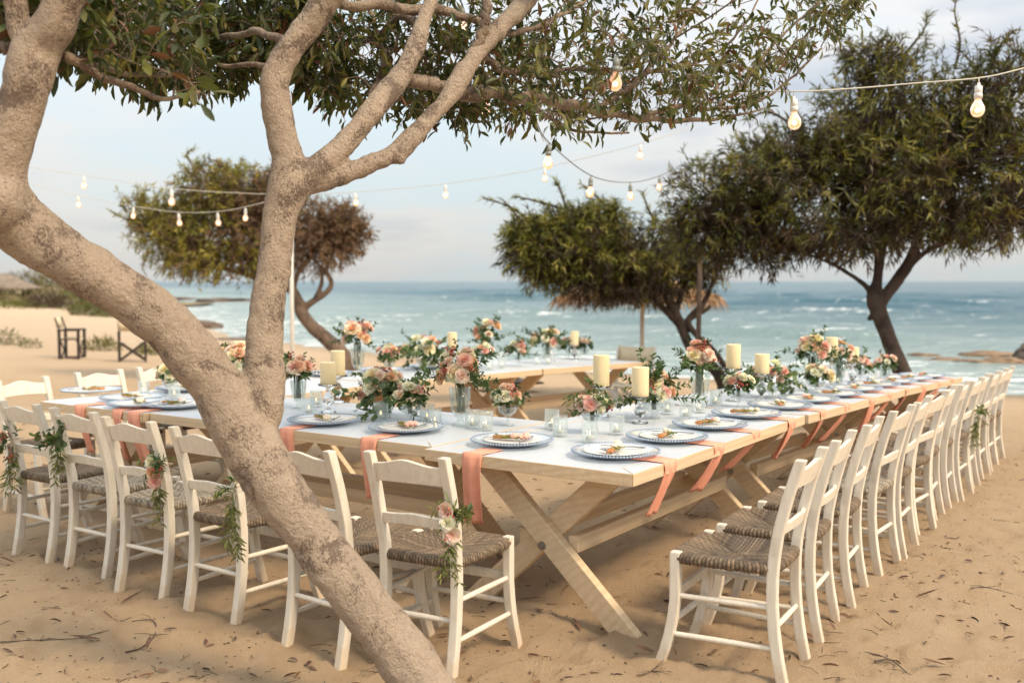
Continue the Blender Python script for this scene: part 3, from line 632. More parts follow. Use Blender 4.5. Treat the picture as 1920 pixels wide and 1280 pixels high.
bg_tree('acacia_tree', 'big dark tree with wide flat crown behind the right end of the table', b1,
  [[(1716, fy + 25, D1, 22.4), (1704, 745, D1, 19.0), (1688, 690, D1, 16.2), (1668, 640, D1, 14.6), (1650, 590, D1, 15.7), (1640, 560, D1, 15.1), (1645, 525, D1, 9.5), (1650, 480, D1, 9.5), (1656, 440, D1, 7.8), (1640, 380, D1, 5.6), (1600, 300, D1, 3.4)],
   [(1648, 575, D1, 11.2), (1668, 545, D1, 11.2), (1700, 500, D1 - .1, 10.6), (1716, 465, D1 - .2, 9.5), (1730, 420, D1 - .3, 6.7), (1760, 340, D1 - .4, 4.5)],
   [(1702, 500, D1 - .1, 5.6), (1740, 470, D1 - .3, 5.0), (1775, 455, D1 - .4, 3.9), (1830, 425, D1 - .5, 2.8)],
   [(1640, 560, D1, 6.7), (1622, 535, D1, 5.0), (1590, 512, D1, 3.9), (1560, 495, D1, 3.4), (1500, 470, D1 + .1, 2.8), (1420, 430, D1 + .2, 2.2)],
   [(1640, 585, D1, 6.7), (1628, 600, D1, 4.5)]],
  [(1600, 330, D1, 250, 125, 10, .35), (1780, 320, D1 - .3, 230, 120, 10, .4), (1390, 370, D1 + .2, 150, 100, 6, .35), (1680, 200, D1, 200, 100, 7, .25), (1560, 440, D1, 190, 45, 5, .75), (1820, 420, D1 - .3, 170, 42, 4, .7), (1880, 180, D1 - .5, 110, 110, 4, .25), (1480, 300, D1, 130, 75, 5, .3), (1330, 420, D1 + .2, 90, 60, 3, .6), (1420, 455, D1 + .2, 110, 50, 3, .8), (1650, 110, D1, 90, 45, 1.6, .4), (1990, 340, D1 - .3, 150, 110, 4, .3)],  # low blobs take more of the dark palette, painting the crown's shaded underside
  'bark_dark', (GA, GBrShade), 5400, .13, .017, 13, .014,
  sprays=[[(1790, 130, D1 - .5, 3), (1800, 80, D1 - .5, 2.5), (1790, 20, D1 - .5, 1.5), (1800, -20, D1 - .5, 1)], [(1860, 120, D1 - .6, 3), (1880, 80, D1 - .6, 2), (1900, 60, D1 - .6, 1)], [(1690, 110, D1, 3), (1730, 60, D1, 2), (1740, 30, D1, 1)], [(1480, 230, D1, 3), (1440, 210, D1, 2), (1400, 225, D1, 1)]])
D2 = 13.5
b2 = at(1345, 700, D2); b2.z = gz(b2.x, b2.y); fy = 527 + (1.55 - b2.z) * FPX / D2
bg_tree('acacia_tree', 'low tree with twisted trunk and crown swept to the left at the middle', b2,
  [[(1372, fy + 20, D2, 13.2), (1352, 710, D2, 11.9), (1325, 678, D2, 11.2), (1298, 655, D2, 9.9), (1282, 625, D2, 9.2), (1268, 590, D2, 9.2), (1250, 555, D2, 7.3), (1240, 520, D2, 7.3), (1200, 490, D2, 5.3), (1120, 460, D2, 4.0)],
   [(1400, 735, D2 - .15, 6.6), (1362, 690, D2 - .15, 5.9), (1335, 655, D2 - .15, 5.9), (1308, 630, D2 - .1, 5.9), (1290, 600, D2, 5.9), (1318, 570, D2, 5.3), (1340, 520, D2, 4.0), (1350, 470, D2, 2.6)],
   [(1270, 605, D2, 7.3), (1240, 575, D2, 5.3), (1222, 560, D2, 4.6), (1200, 548, D2, 4.0), (1150, 540, D2, 3.3), (1080, 528, D2, 2.6)],
   [(1292, 600, D2, 4.0), (1328, 578, D2, 3.3), (1330, 570, D2, 2.0)],
   [(1268, 590, D2, 5.9), (1280, 540, D2, 5.3), (1300, 500, D2, 4.6), (1330, 440, D2, 3.3)]],
  [(1000, 462, D2, 66, 50, 4, .2), (1060, 432, D2, 85, 46, 5, .2), (1120, 475, D2, 120, 58, 8, .3), (1190, 505, D2, 100, 36, 5, .5), (1225, 470, D2, 85, 62, 5, .5), (1035, 505, D2, 72, 34, 3, .4), (1160, 543, D2, 125, 16, 3, .95), (1310, 500, D2, 55, 55, 3, .7), (1130, 405, D2, 60, 30, 2, .2), (975, 430, D2, 40, 26, 1.2, .1)],
  'bark_dark', (GM, GBrShade), 3400, .125, .018, 13, .014,
  sprays=[[(1060, 385, D2, 2.5), (1050, 355, D2, 2), (1040, 338, D2, 1)], [(990, 410, D2, 2.5), (950, 385, D2, 2), (905, 372, D2, 1)], [(1000, 440, D2, 2.5), (965, 400, D2, 2), (940, 372, D2, 1)], [(1150, 400, D2, 2.5), (1120, 370, D2, 2), (1090, 345, D2, 1)], [(1230, 420, D2, 2.5), (1215, 390, D2, 2), (1205, 362, D2, 1)], [(990, 490, D2, 2.5), (960, 495, D2, 2), (945, 510, D2, 1)], [(1080, 400, D2, 2.5), (1010, 378, D2, 2), (965, 368, D2, 1)]])
D3 = 17.0
b3 = at(625, 690, D3); b3.z = gz(b3.x, b3.y); fy = 527 + (1.55 - b3.z) * FPX / D3
bg_tree('acacia_tree', 'rounded tree with green left half and brown dry right half beyond the left table', b3,
  [[(670, fy + 15, D3, 16.3), (645, 670, D3, 15.0), (612, 635, D3, 13.6), (585, 612, D3, 12.2), (568, 590, D3, 12.2), (560, 568, D3, 10.9), (548, 540, D3, 8.2), (530, 500, D3, 6.1), (490, 440, D3, 4.1)],
   [(568, 578, D3, 7.5), (590, 563, D3, 6.1), (612, 548, D3, 5.4), (622, 530, D3, 4.8), (612, 505, D3, 4.1), (625, 470, D3, 3.4)],
   [(590, 563, D3, 4.8), (603, 530, D3, 4.1), (600, 500, D3, 3.4), (580, 480, D3, 2.7)],
   [(548, 548, D3, 5.4), (560, 510, D3, 4.8), (590, 470, D3, 3.4)],
   [(545, 545, D3, 5.4), (460, 515, D3, 4.1), (380, 495, D3, 2.7)]],
  [(360, 440, D3, 120, 75, 6, .12), (410, 355, D3, 95, 60, 5, .25), (300, 400, D3, 85, 50, 3, .05), (480, 430, D3, 110, 85, 6, .85), (590, 440, D3, 105, 75, 6, 1.0), (430, 490, D3, 140, 36, 4, .35), (640, 430, D3, 60, 50, 3, 1.0), (520, 350, D3, 70, 40, 3, .7)],
  'bark_brown', ([(.28, .245, .034), (.21, .195, .03), (.34, .285, .05), (.14, .14, .026)], [(.21, .125, .07), (.16, .095, .058), (.24, .15, .08)]), 3700, .125, .02, 13, .016,
  sprays=[[(270, 420, D3, 2), (235, 410, D3, 1.5), (205, 395, D3, 1)], [(360, 310, D3, 2), (350, 290, D3, 1.5), (365, 278, D3, 1)]])

# ================================================================== TABLES
TH = .755
class Table:
    def __init__(s, u0, v0, L, W, yaw, label, frame='u'):
        s.u0, s.v0, s.L, s.W = u0, v0, L, W
        ax, ay = (U, V) if frame == 'u' else (V, -U)
        c, q = math.cos(yaw), math.sin(yaw)
        s.ax = Vector((ax.x * c - ax.y * q, ax.x * q + ax.y * c)); s.ay = Vector((-s.ax.y, s.ax.x))
        o2 = uv(u0, v0); a = gz(*o2); e = o2 + s.ax * L; b_ = gz(*e)
        s.o = Vector((o2.x, o2.y, a)); s.tilt = math.atan2(b_ - a, L); s.slope = (b_ - a) / L
        r = empty('trestle_table', s.o, math.atan2(s.ax.y, s.ax.x), label, 'table', 'trestle tables set in a horseshoe')
        r.rotation_euler = (0, -s.tilt, math.atan2(s.ax.y, s.ax.x))
        T0, bw, g = TH - .055, .105, .0015
        # mitred frame boards round a central panel
        for poly in ([(0, 0), (L, 0), (L - bw, bw), (bw, bw)], [(L, 0), (L, W), (L - bw, W - bw), (L - bw, bw)], [(L, W), (0, W), (bw, W - bw), (L - bw, W - bw)], [(0, W), (0, 0), (bw, bw), (bw, W - bw)]):
            cx_ = sum(p[0] for p in poly) / 4; cy_ = sum(p[1] for p in poly) / 4
            pl = [(x + (cx_ - x) * .002, y + (cy_ - y) * .004, 0) for x, y in poly]
            MB().prism(pl, (0, 0, T0), (0, 0, TH), 0, 1).build('frame_board', ['pine', 'table_white'], r, False, .002)
        pl = [(bw + g, bw + g, 0), (L - bw - g, bw + g, 0), (L - bw - g, W - bw - g, 0), (bw + g, W - bw - g, 0)]
        MB().prism(pl, (0, 0, T0 + .004), (0, 0, TH - .0012), 0, 1).build('top_panel', ['pine', 'table_white'], r, False, .0015)
        for x0 in (.17, L - .17 - .10):
            for k, (fy0, ty0) in enumerate(((.0, W - .30), (W - .16, .14))):
                xx = x0 + k * .051
                MB().prism([(xx, fy0, -.05), (xx, fy0 + .16, -.05), (xx, ty0 + .16, T0 - .002), (xx, ty0, T0 - .002)], (0, 0, 0), (.05, 0, 0)).build('leg', 'pine', r, False, .004)
            yb = W / 2
            MB().tube([(x0 - .008, yb, .335), (x0 + .11, yb, .335)], .011, 6).build('bolt', 'bolt_steel', r, False)
            MB().tube([(x0 - .003, yb, .335), (x0 + .001, yb, .335)], .021, 14).build('washer', 'bolt_steel', r, False)
        for sg in (-1, 1):
            MB().box((L / 2, yb + sg * .135, .35), (L - .45, .055, .075)).build('beam', 'pine', r, False, .004)
        s.root = r
    def inside(s, P, m=.02):
        d_ = Vector((P.x, P.y)) - s.o.xy; a, b_ = d_.dot(s.ax), d_.dot(s.ay); return -m <= a <= s.L + m and -m <= b_ <= s.W + m
    def z(s, P): return s.o.z + TH + (Vector((P.x, P.y)) - s.o.xy).dot(s.ax) * s.slope
    def loc(s, a, b_): q = s.o.xy + s.ax * a + s.ay * b_; return Vector((q.x, q.y, s.o.z + TH + a * s.slope))
TB = {}
TB['r1'] = Table(0, 0, 2.2, 1.11, 0, 'nearest pine trestle table with white top, its corner towards the right chairs')
TB['r2'] = Table(2.215, -.01, 2.2, 1.11, -.012, 'middle pine trestle table of the right row with white top')
TB['r3'] = Table(4.43, -.03, 2.2, 1.11, -.02, 'farthest pine trestle table of the right row, near the big dark tree')
TB['c1'] = Table(1.05 + .07, 1.125, 2.18, 1.05, 0, 'crosswise pine trestle table with white top behind the foreground trunk', 'v')
TB['l1'] = Table(.03, 3.32, 2.2, 1.10, .0, 'near trestle table of the left row, left of the foreground trunk')
TB['l2'] = Table(2.245, 3.32, 2.2, 1.10, -.01, 'middle trestle table of the left row, seen past the foreground trunk')
TB['l3'] = Table(4.46, 3.30, 2.2, 1.10, -.01, 'farthest trestle table of the left row, in front of the thatched parasol')
def tz(P):
    for t_ in TB.values():
        if t_.inside(P): return t_.z(P)
    return TH + gz(P.x, P.y)
def ontab(x, y):                       # photo pixel -> point on the table tops
    P = onz(x, y, TH)
    for k in range(5): P = onz(x, y, tz(P))
    return P

# ================================================================== CHAIRS
def chair_seat(dark):
    NS = 27; per_side = NS * 4; rings = list(np.linspace(0, 1, 17)); hw_b, hw_f, dp = .178, .207, .205
    vs = []; cs = []; fs = []
    tone = np.random.default_rng(5 if dark else 6)
    tab = [tone.uniform(.55, 1.25, NS + 3) for k in range(4)]
    A = np.array((.37, .265, .165) if dark else (.62, .53, .39)); B_ = np.array((.15, .11, .075) if dark else (.40, .32, .22))
    def edge(rho, side, q):           # q in -1..1 along the side
        s, t_ = ((q, -1), (1, q), (-q, 1), (-1, -q))[side]; s *= rho; t_ *= rho
        hw = hw_b + (hw_f - hw_b) * (t_ + 1) / 2
        rc = max(abs(s), abs(t_)); n_ = (abs(s) ** 7 + abs(t_) ** 7) ** (1 / 7.) or 1
        k = rc / n_ if rc > .55 else 1 - (1 - rc / n_) * max(0, (rc - .2) / .35)
        return s * hw * k, t_ * dp * k, s, t_
    nper = 4 * per_side
    ringsx = [(r, 0) for r in rings] + [(1, a) for a in (.35, .8, 1.25, 1.7, 2.2, 2.8)]
    for rho, roll in ringsx:
        for side in range(4):
            for k in range(per_side):
                q = -1 + 2 * k / per_side; x, y, s, t_ = edge(max(rho, .004), side, q)
                along = (s if side in (0, 2) else t_); ph = (along + 1) / 2 * NS; idx = int(ph) % (NS + 3); fr_ = abs(math.sin(math.pi * ph))
                diag = abs(abs(s) - abs(t_)); sag = .012 * (1 - rho ** 2)
                z = .030 * math.exp(-((1 - rho) / .35) ** 2) * .35 - sag - .006 * math.exp(-(diag / .07) ** 2) * (rho < 1)
                nx, ny = x, y; ln = math.hypot(nx, ny) or 1; nx /= ln; ny /= ln
                R_ = .021; ox = math.sin(roll) * R_; oz = (math.cos(roll) - 1) * R_
                amp_ = .0040 * (fr_ - .5); nrm = (math.sin(roll), math.cos(roll))
                vs.append((x + nx * (ox + amp_ * nrm[0]), y + ny * (ox + amp_ * nrm[0]), z + oz + amp_ * nrm[1]))
                tw_ = .75 + .25 * math.sin(rho * 60 + idx * 2.1 + roll * 9)
                cs.append((A * fr_ + B_ * (1 - fr_) * .6) * tab[side][idx] * tw_)
    n = nper; R_ = len(ringsx)
    i, j = np.meshgrid(np.arange(R_ - 1), np.arange(n), indexing='ij'); j2 = (j + 1) % n
    F = np.stack([i * n + j, (i + 1) * n + j, (i + 1) * n + j2, i * n + j2], -1).reshape(-1, 4)
    return mesh_np('seat', vs, F, 'rush', np.array(cs))
SEAT = {True: chair_seat(True), False: chair_seat(False)}
CM = {}
def rail(pts, wx, wy, sides=4):        # rectangular bar swept along points
    mb = MB(); vs = []; n = len(pts)
    for p in pts: vs += [Vector(p) + Vector((a * wx / 2, b_ * wy / 2, 0)) for a, b_ in ((-1, -1), (1, -1), (1, 1), (-1, 1))]
    fs = [(i * 4 + k, i * 4 + (k + 1) % 4, i * 4 + 4 + (k + 1) % 4, i * 4 + 4 + k) for i in range(n - 1) for k in range(4)] + [(3, 2, 1, 0), tuple((n - 1) * 4 + k for k in range(4))]
    return mb.add(vs, fs)
BW, FW, CD = .168, .196, .385
def back_y(z): return float(np.interp(z, [-.04, .0, .1, .2, .32, .46, .6, .75, .89], [-.052, -.045, -.024, -.008, .0, .0, -.022, -.06, -.105]))
for sg in (-1, 1):
    zz = [-.04, 0, .07, .14, .22, .32, .42, .5, .58, .66, .74, .81, .868, .884]
    CM['post', sg] = rail([(sg * (BW + .006 * (z > .5)), back_y(z), z) for z in zz], .038, .042).mesh('leg', 'chair_paint', False, .006, 2)
    fz = [-.04, 0, .06, .13, .2, .28, .4, .462, .474]; fyv = [.075, .066, .044, .024, .010, 0, 0, 0, -.002]
    CM['front', sg] = rail([(sg * (FW + .1 * fyy * .5), CD + fyy, z) for z, fyy in zip(fz, fyv)], .038, .042).mesh('leg', 'chair_paint', False, .006, 2)
def slat(z0, z1, hump):
    mb = MB(); n = 15; top = []; bot = []
    for k in range(n):
        q = -1 + 2 * k / (n - 1); x = q * BW; zc = (z0 + z1) / 2; cv = -.022 * (1 - q * q)
        top.append((x, q, z1 + hump * (math.exp(-(q / .5) ** 2) - .35) , cv)); bot.append((x, q, z0 + .012 * (1 - q * q) * (1 if hump < .02 else .5), cv))
    vs = []
    for (x, q, zt, cv), (_, _, zb, _) in zip(top, bot):
        for z in (zb, zt):
            for dy in (-.009, .009): vs.append((x, back_y(z) + cv + dy, z))
    fs = []
    for k in range(n - 1):
        a = k * 4; b_ = a + 4; fs += [(a, a + 2, b_ + 2, b_), (a + 1, b_ + 1, b_ + 3, a + 3), (a + 2, a + 3, b_ + 3, b_ + 2), (a, b_, b_ + 1, a + 1)]
    fs += [(0, 1, 3, 2), ((n - 1) * 4, (n - 1) * 4 + 2, (n - 1) * 4 + 3, (n - 1) * 4 + 1)]
    return mb.add(vs, fs).mesh('back_slat', 'chair_paint', False, .003)
CM['top'] = slat(.762, .848, .026); CM['low'] = slat(.578, .632, .012)
def dowel(a, b_, r=.0125): return MB().tube([a, Vector(a).lerp(Vector(b_), .5), b_], [r * .85, r, r * .85], 8, cap=False).mesh('stretcher', 'chair_paint')
ST = []
for sg in (-1, 1):
    for z, fr in ((.295, 0), (.135, .022)): ST.append(dowel((sg * BW, back_y(z) + .01, z), (sg * (FW + fr * .05), CD + fr, z)))
ST.append(dowel((-BW, back_y(.215), .215), (BW, back_y(.215), .215))); ST.append(dowel((-FW, CD + .006, .19), (FW, CD + .006, .19), .013))
ST.append(MB().box((0, CD + .004, .30), (2 * FW, .016, .04)).mesh('stretcher', 'chair_paint', False, .003))
def chair(P, fwd, dark, label, group, yaw=0):
    z = gz(P.x, P.y); r = empty('rush_chair', (P.x, P.y, z - .006), math.atan2(-fwd.x, fwd.y) + yaw, label, 'chair', group)
    for sg in (-1, 1): obj('leg', CM['post', sg], r); obj('leg', CM['front', sg], r)
    obj('back_slat', CM['top'], r); obj('back_slat', CM['low'], r)
    for q in ST: obj('stretcher', q, r)
    s_ = obj('seat', SEAT[dark], r); s_.location = (0, .197, .458)
    return r
CH = {}
nrow = [(-.53, 3.50, 1, .0, 'leftmost white chair of the near row, with dark rush seat'), (-.55, 2.95, 0, .02, 'white chair with pale seat and eucalyptus posy, second from left in the near row'),
        (-.60, 2.41, 0, .04, 'white chair with pale seat and peach rose posy, third from left in the near row'), (-.635, 1.83, 1, .0, 'white chair with dark rush seat hung with olive sprigs, left of the leaning trunk'),
        (-.70, 1.10, 1, -.06, 'white chair half hidden behind the leaning trunk'), (-.60, .64, 1, .12, 'white chair with blush rose posy just right of the leaning trunk')]
for i, (u, v, dk, yw, lb) in enumerate(nrow):
    CH['n', i] = chair(uv(u, v), U, bool(dk), lb, 'white chairs along the near side', yw)
ru = [.21, .75, 1.30, 1.90, 2.36, 2.86, 3.35, 3.86, 4.36, 4.88, 5.40, 5.92, 6.44]
for i, u in enumerate(ru):
    lb = ('white chair nearest the viewer in the right row' if i == 0 else 'white chair farthest away in the right row' if i == 12 else ORD[i] + ' white chair in the right row counting from the viewer') + (', olive sprigs on its back' if i == 8 else '')
    CH['r', i] = chair(uv(u, -.56 + .012 * i + random.uniform(-.015, .015)), V, i not in (3, 9), lb, 'white chairs along the right row', random.uniform(-.09, .09) + (.03 if i < 3 else 0))
for i, (u, v, yw) in enumerate([(.14, 4.72, .02), (.78, 4.80, -.03), (1.32, 4.83, .05)]):
    CH['l', i] = chair(uv(u, v), -V, True, ('white chair at the near end of the left table, its back to the beach', 'white chair on the far side of the left table, second from its near end', 'white chair beyond the left table, half hidden by the trunk and flowers')[i], 'white chairs beyond the left table', yw)

# ================================================================== PLACE SETTINGS
def ring_beads(R_, n, r, z, mname, parent, name):
    mb = MB()
    for k in range(n): a = 2 * math.pi * k / n; mb.ball((R_ * math.cos(a), R_ * math.sin(a), z), r, 6, 4)
    return mb.mesh(name, mname)
PM = {}
PM['charger'] = MB().lathe([(1e-6, .001), (.12, .001), (.135, .004), (.192, .020), (.199, .022), (.199, .026), (.190, .0245), (.135, .0085), (.12, .0055), (1e-6, .0055)], 48).mesh('charger_plate', 'glass_blue')
PM['beads'] = ring_beads(.199, 84, .0062, .024, 'bead_glass', None, 'bead_rim')
PM['plate'] = MB().lathe([(1e-6, 0), (.09, 0), (.098, .003), (.140, .012), (.144, .0135), (.1435, .016), (.136, .0145), (.098, .0075), (.09, .005), (1e-6, .005)], 40).mesh('dinner_plate', 'ceramic')
PM['kn_b'] = MB().prism([(-.006, 0, 0), (.006, 0, 0), (.009, .10, 0), (.005, .125, 0), (-.006, .115, 0)], (0, 0, 0), (0, 0, .002)).mesh('blade', 'steel', False)
PM['kn_h'] = MB().box((0, -.045, .001), (.011, .09, .005)).mesh('handle', 'steel', False, .002)
fk = MB().box((0, -.04, .002), (.008, .10, .003)).box((0, .022, .002), (.02, .026, .003)); 
PM['fk_h'] = fk.mesh('handle', 'steel', False, .001)
PM['fk_t'] = MB().box((-.008, .05, .002), (.003, .034, .002)).box((0, .05, .002), (.003, .034, .002)).box((.008, .05, .002), (.003, .034, .002)).mesh('tines', 'steel', False)
# small flower buds
def bud_mesh(col):
    mb = MB(); 
    for k in range(7):
        a = k * 2.4; mb.col = jit(col, .08); q = .010 if k < 5 else .006
        mb.ball((q * math.cos(a), q * math.sin(a), .010 + .003 * (k > 4)), .0105, 6, 5, 0, .9)
    return mb.mesh('bud', 'vcol', True, vc=True)
BUD = [bud_mesh(c) for c in ((.80, .74, .62), (.80, .45, .36), (.80, .66, .50))]
def sprig_mesh(n, L, colr, wid, seed, name='herb_sprig', tpl='oval', lw=.3):
    random.seed(seed); lf = Leaves()
    for k in range(n):
        a = random.uniform(-.16, .16); s0 = Vector((random.uniform(-wid, wid), random.uniform(-L * .5, 0), .006)); dr = Vector((math.sin(a), math.cos(a), random.uniform(-.05, .2)))
        for q in range(8):
            P = s0 + dr * (q / 8 * L * .6); d2 = (dr + rdir() * .8); d2.z = abs(d2.z) * .6; ln = random.uniform(.014, .026)
            lf.add(tpl, P, d2, ln, ln * lw, jit(colr, .35))
    A_, B_, C_ = lf.arrays(TPL); return mesh_np(name, A_, B_, 'leaf', C_, False)
HERB = [sprig_mesh(12, .17, c, .028, 31 + i) for i, c in enumerate([(.19, .22, .05), (.14, .19, .045), (.25, .24, .06)])]
random.seed(99)
def cloth_strip(w0, w1, drop, swing, twist, inner=.17, seed=0):
    # strip lying on the table (local -Y inside, +Y outward past the edge at y=0), then hanging
    r = random.Random(seed); nA, nB, nW = 8, 16, 9; vs = []; fs = []
    for i in range(nA + nB):
        if i < nA: y = -inner + inner * i / (nA - 1); z = .004; f = 0
        else:
            f = (i - nA + 1) / nB; y = .012 * min(1, f * 8); z = .004 - drop * f
        for j in range(nW):
            q = -1 + 2 * j / (nW - 1); w_ = w0 + (w1 - w0) * f
            fold = .017 * math.sin(q * (4 + seed % 3) + seed * 1.7 + 1.5 * f) * (f ** .6) + .004 * math.sin(q * 11 + 3 * f + seed)*f
            ang = twist * f; x = q * w_ / 2
            dx = x * math.cos(ang); dy = x * math.sin(ang)
            e_ = swing[0] * f ** 1.3, swing[1] * f ** 1.3
            zz = z + (.0016 * math.sin(q * 9 + i + seed) + .002 if i < nA else 0) - abs(q) * .012 * f * r.uniform(.6, 1)
            vs.append((dx + e_[0], y + dy + fold + e_[1], zz))
    n_ = nA + nB
    for i in range(n_ - 1):
        for j in range(nW - 1): a = i * nW + j; fs.append((a, a + 1, a + nW + 1, a + nW))
    me = mesh_np('napkin', vs, fs, 'coral_cloth')
    bm = bmesh.new(); bm.from_mesh(me); bmesh.ops.solidify(bm, geom=bm.faces[:], thickness=.0022); bm.to_mesh(me); bm.free()
    me.polygons.foreach_set('use_smooth', np.ones(len(me.polygons), bool)); return me
def setting(P, inward, edge, where, i, nap=True, swing=(0, -.05), full=True, along=0, drop=.28):
    rz = math.atan2(-inward.x, inward.y); rz2 = rz + random.uniform(-.15, .15)
    o = empty('charger_plate', P + Vector((0, 0, .0052)), rz2, 'blue beaded charger plate ' + where, 'charger plate', 'beaded glass chargers')
    obj('dish', PM['charger'], o); obj('bead_rim', PM['beads'], o)
    tag(obj('dinner_plate', PM['plate'], None, P + Vector((random.uniform(-.008, .008), random.uniform(-.008, .008), .0135)), (0, 0, rz)), 'white dinner plate ' + where, 'plate', 'white dinner plates')
    A = Vector((inward.y, -inward.x, 0)); Iw = Vector((inward.x, inward.y, 0))      # A = diner's right
    zc = .0135 + .0165
    k = empty('table_knife', P + A * .085 + Iw * -.01 + Vector((0, 0, zc + .002)), rz + random.uniform(.2, .5), 'steel knife resting on the plate ' + where, 'knife', 'knives on the plates')
    obj('blade', PM['kn_b'], k); obj('handle', PM['kn_h'], k)
    k = empty('table_fork', P - A * .075 + Iw * .0 + Vector((0, 0, zc + .002)), rz + random.uniform(-.6, -.2), 'steel fork resting on the plate ' + where, 'fork', 'forks on the plates')
    obj('handle', PM['fk_h'], k); obj('tines', PM['fk_t'], k)
    k = empty('herb_posy', P + Vector((0, 0, .022)), rz + random.uniform(.7, 2.3), 'cinnamon and herb posy on the plate ' + where, 'posy', 'herb posies on the plates')
    obj('herb_sprig', random.choice(HERB), k, (0, -.01, .002)); 
    q = obj('cinnamon_stick', CINN, k, (.004, .045, .012), (0, 0, random.uniform(-.3, .3))); obj('twine', TWINE, q)
    for n_ in range(random.choice([2, 3])): obj('bud', random.choice(BUD), k, (random.uniform(-.018, .018), -.02 - .022 * n_, .012), (random.uniform(-.6, .6), random.uniform(-.6, .6), 0)).scale = [random.uniform(.8, 1.25)] * 3
    if nap:
        me = cloth_strip(random.uniform(.10, .13), random.uniform(.06, .11), drop * random.uniform(.9, 1.15), swing, random.uniform(-.35, .35), .17, i)
        Ed = P - Iw * edge + A * along; Ed.z = P.z
        tag(obj('napkin', me, None, Ed, (0, 0, rz + math.pi)), 'coral napkin hanging over the edge ' + where, 'napkin', 'coral napkins over the table edges')
CINN = MB().tube([(0, -.05, 0), (0, .05, 0)], .0085, 9).tube([(.013, -.045, .001), (.013, .052, .001)], .0075, 9).mesh('cinnamon_stick', 'cinnamon')
TWINE = MB().tube([(-.012, 0, 0), (-.004, 0, .010), (.016, 0, .010), (.024, 0, .002)], .0018, 5).mesh('twine', 'canvas')
I3 = lambda a: Vector((a.x, a.y, 0))
near_px = [(247, 751), (332, 764), (608, 794), (762, 808), (960, 833)]
nl = ['at the left end of the near side', 'just left of the leaning trunk', 'just right of the upright trunk', 'in front of the eucalyptus flowers', 'at the right end of the near side']
for i, ((x, y), w_) in enumerate(zip(near_px, nl)):
    P = ontab(x, y); fr = .03 if i < 2 else (.07 if i < 4 else 0); ed = (P.xy - uv(fr, 0)).dot(U)
    setting(P, I3(U), ed + .001, w_, i, True, (random.uniform(-.05, .05), -.07), True, random.uniform(-.03, .03), .30)
P = TB['l1'].loc(.2, .30); setting(P, I3(U), .2, 'hidden behind the leaning trunk on the near side', 7, True, (0, -.07), True, .05, .30)
right_px = [(1203, 839)]
for i in range(12):
    t_ = TB['r1'] if i < 4 else TB['r2'] if i < 8 else TB['r3']
    u = .34 + .535 * i - (0 if i < 4 else 2.215 if i < 8 else 4.43); P = t_.loc(u, .265)
    w_ = 'at the near corner of the right table' if i == 0 else 'at the far end of the right table' if i == 11 else '%s from the near corner, right table' % ORD[i]
    setting(P, I3(V), .266, w_, 20 + i, True, (random.uniform(.0, .08), -.09 - .04 * (i % 3)), True, random.uniform(-.03, .03), .22)
P = ontab(171, 737); setting(P, I3(-V), 1.0, 'at the far left corner', 40, False)
for i in range(5):
    t_ = TB['l1'] if i < 2 else TB['l2']; u = [.95, 1.6, .2, .85, 1.5][i]
    setting(t_.loc(u, .84), I3(-V), .26, '%s place along the left table' % ORD[i + 1], 50 + i, False)

# ================================================================== GLASSWARE, CANDLES, FLOWERS
def glass_lathe(outer, wall=.004, seg=24, ripple=0, nr=12, name='glass', m_='glass'):
    # outer: profile from the foot up to the rim; inner wall is found by the last point where the bowl starts ('b' mark)
    return MB().lathe(outer, seg, (0, 0, 0), 0, ripple, nr).mesh(name, m_)
VASE = {
 'tall': (glass_lathe([(1e-6, .0), (.042, 0), (.043, .006), (.018, .014), (.015, .035), (.030, .045), (.046, .075), (.056, .19), (.053, .19), (.043, .078), (.026, .052), (1e-6, .05)], name='vase', m_='glass_vase', ripple=.02, nr=8, seg=32), .19, .05),
 'coupe': (glass_lathe([(1e-6, 0), (.038, 0), (.037, .004), (.008, .010), (.007, .045), (.022, .055), (.048, .075), (.058, .105), (.055, .105), (.045, .077), (.02, .060), (1e-6, .058)], name='vase', m_='glass', seg=24), .105, .06),
 'bowl': (glass_lathe([(1e-6, 0), (.036, 0), (.034, .006), (.016, .012), (.018, .03), (.05, .045), (.064, .085), (.061, .085), (.047, .048), (.016, .036), (1e-6, .035)], name='vase', m_='glass', seg=24), .085, .04),
 'tumbler': (glass_lathe([(1e-6, 0), (.042, 0), (.046, .01), (.050, .10), (.047, .10), (.043, .013), (1e-6, .010)], name='vase', m_='glass_vase', seg=24), .10, .012),
}
VOT = MB().lathe([(1e-6, 0), (.036, 0), (.039, .004), (.040, .098), (.0405, .103), (.037, .103), (.0365, .098), (.0355, .012), (1e-6, .012)], 24).mesh('cup', 'glass_cut')
TEA = MB().lathe([(1e-6, .0125), (.019, .0125), (.0195, .030), (.017, .031), (1e-6, .029)], 14).mesh('tealight', 'tealight')
FLM = MB().lathe([(1e-6, .034), (.004, .040), (.0035, .047), (1e-6, .058)], 8).mesh('flame', 'flame')
def votive(x, y, label):
    P = ontab(x, y); o = empty('votive_holder', P + Vector((0, 0, .001)), random.uniform(0, 6), label, 'votive', 'glass votives on the tables')
    obj('cup', VOT, o); q = obj('tealight', TEA, o); obj('flame', FLM, q); o.scale = [random.uniform(.95, 1.06)] * 3
HOLD = MB().lathe([(1e-6, 0), (.046, 0), (.046, .005), (.016, .014), (.010, .024), (.018, .034), (.034, .052), (.036, .066), (.024, .088), (.012, .102), (.016, .110), (.010, .118), (.030, .126), (.060, .131), (.062, .139), (.059, .139), (.056, .134), (1e-6, .134)], 28).mesh('candle_holder', 'glass_solid')
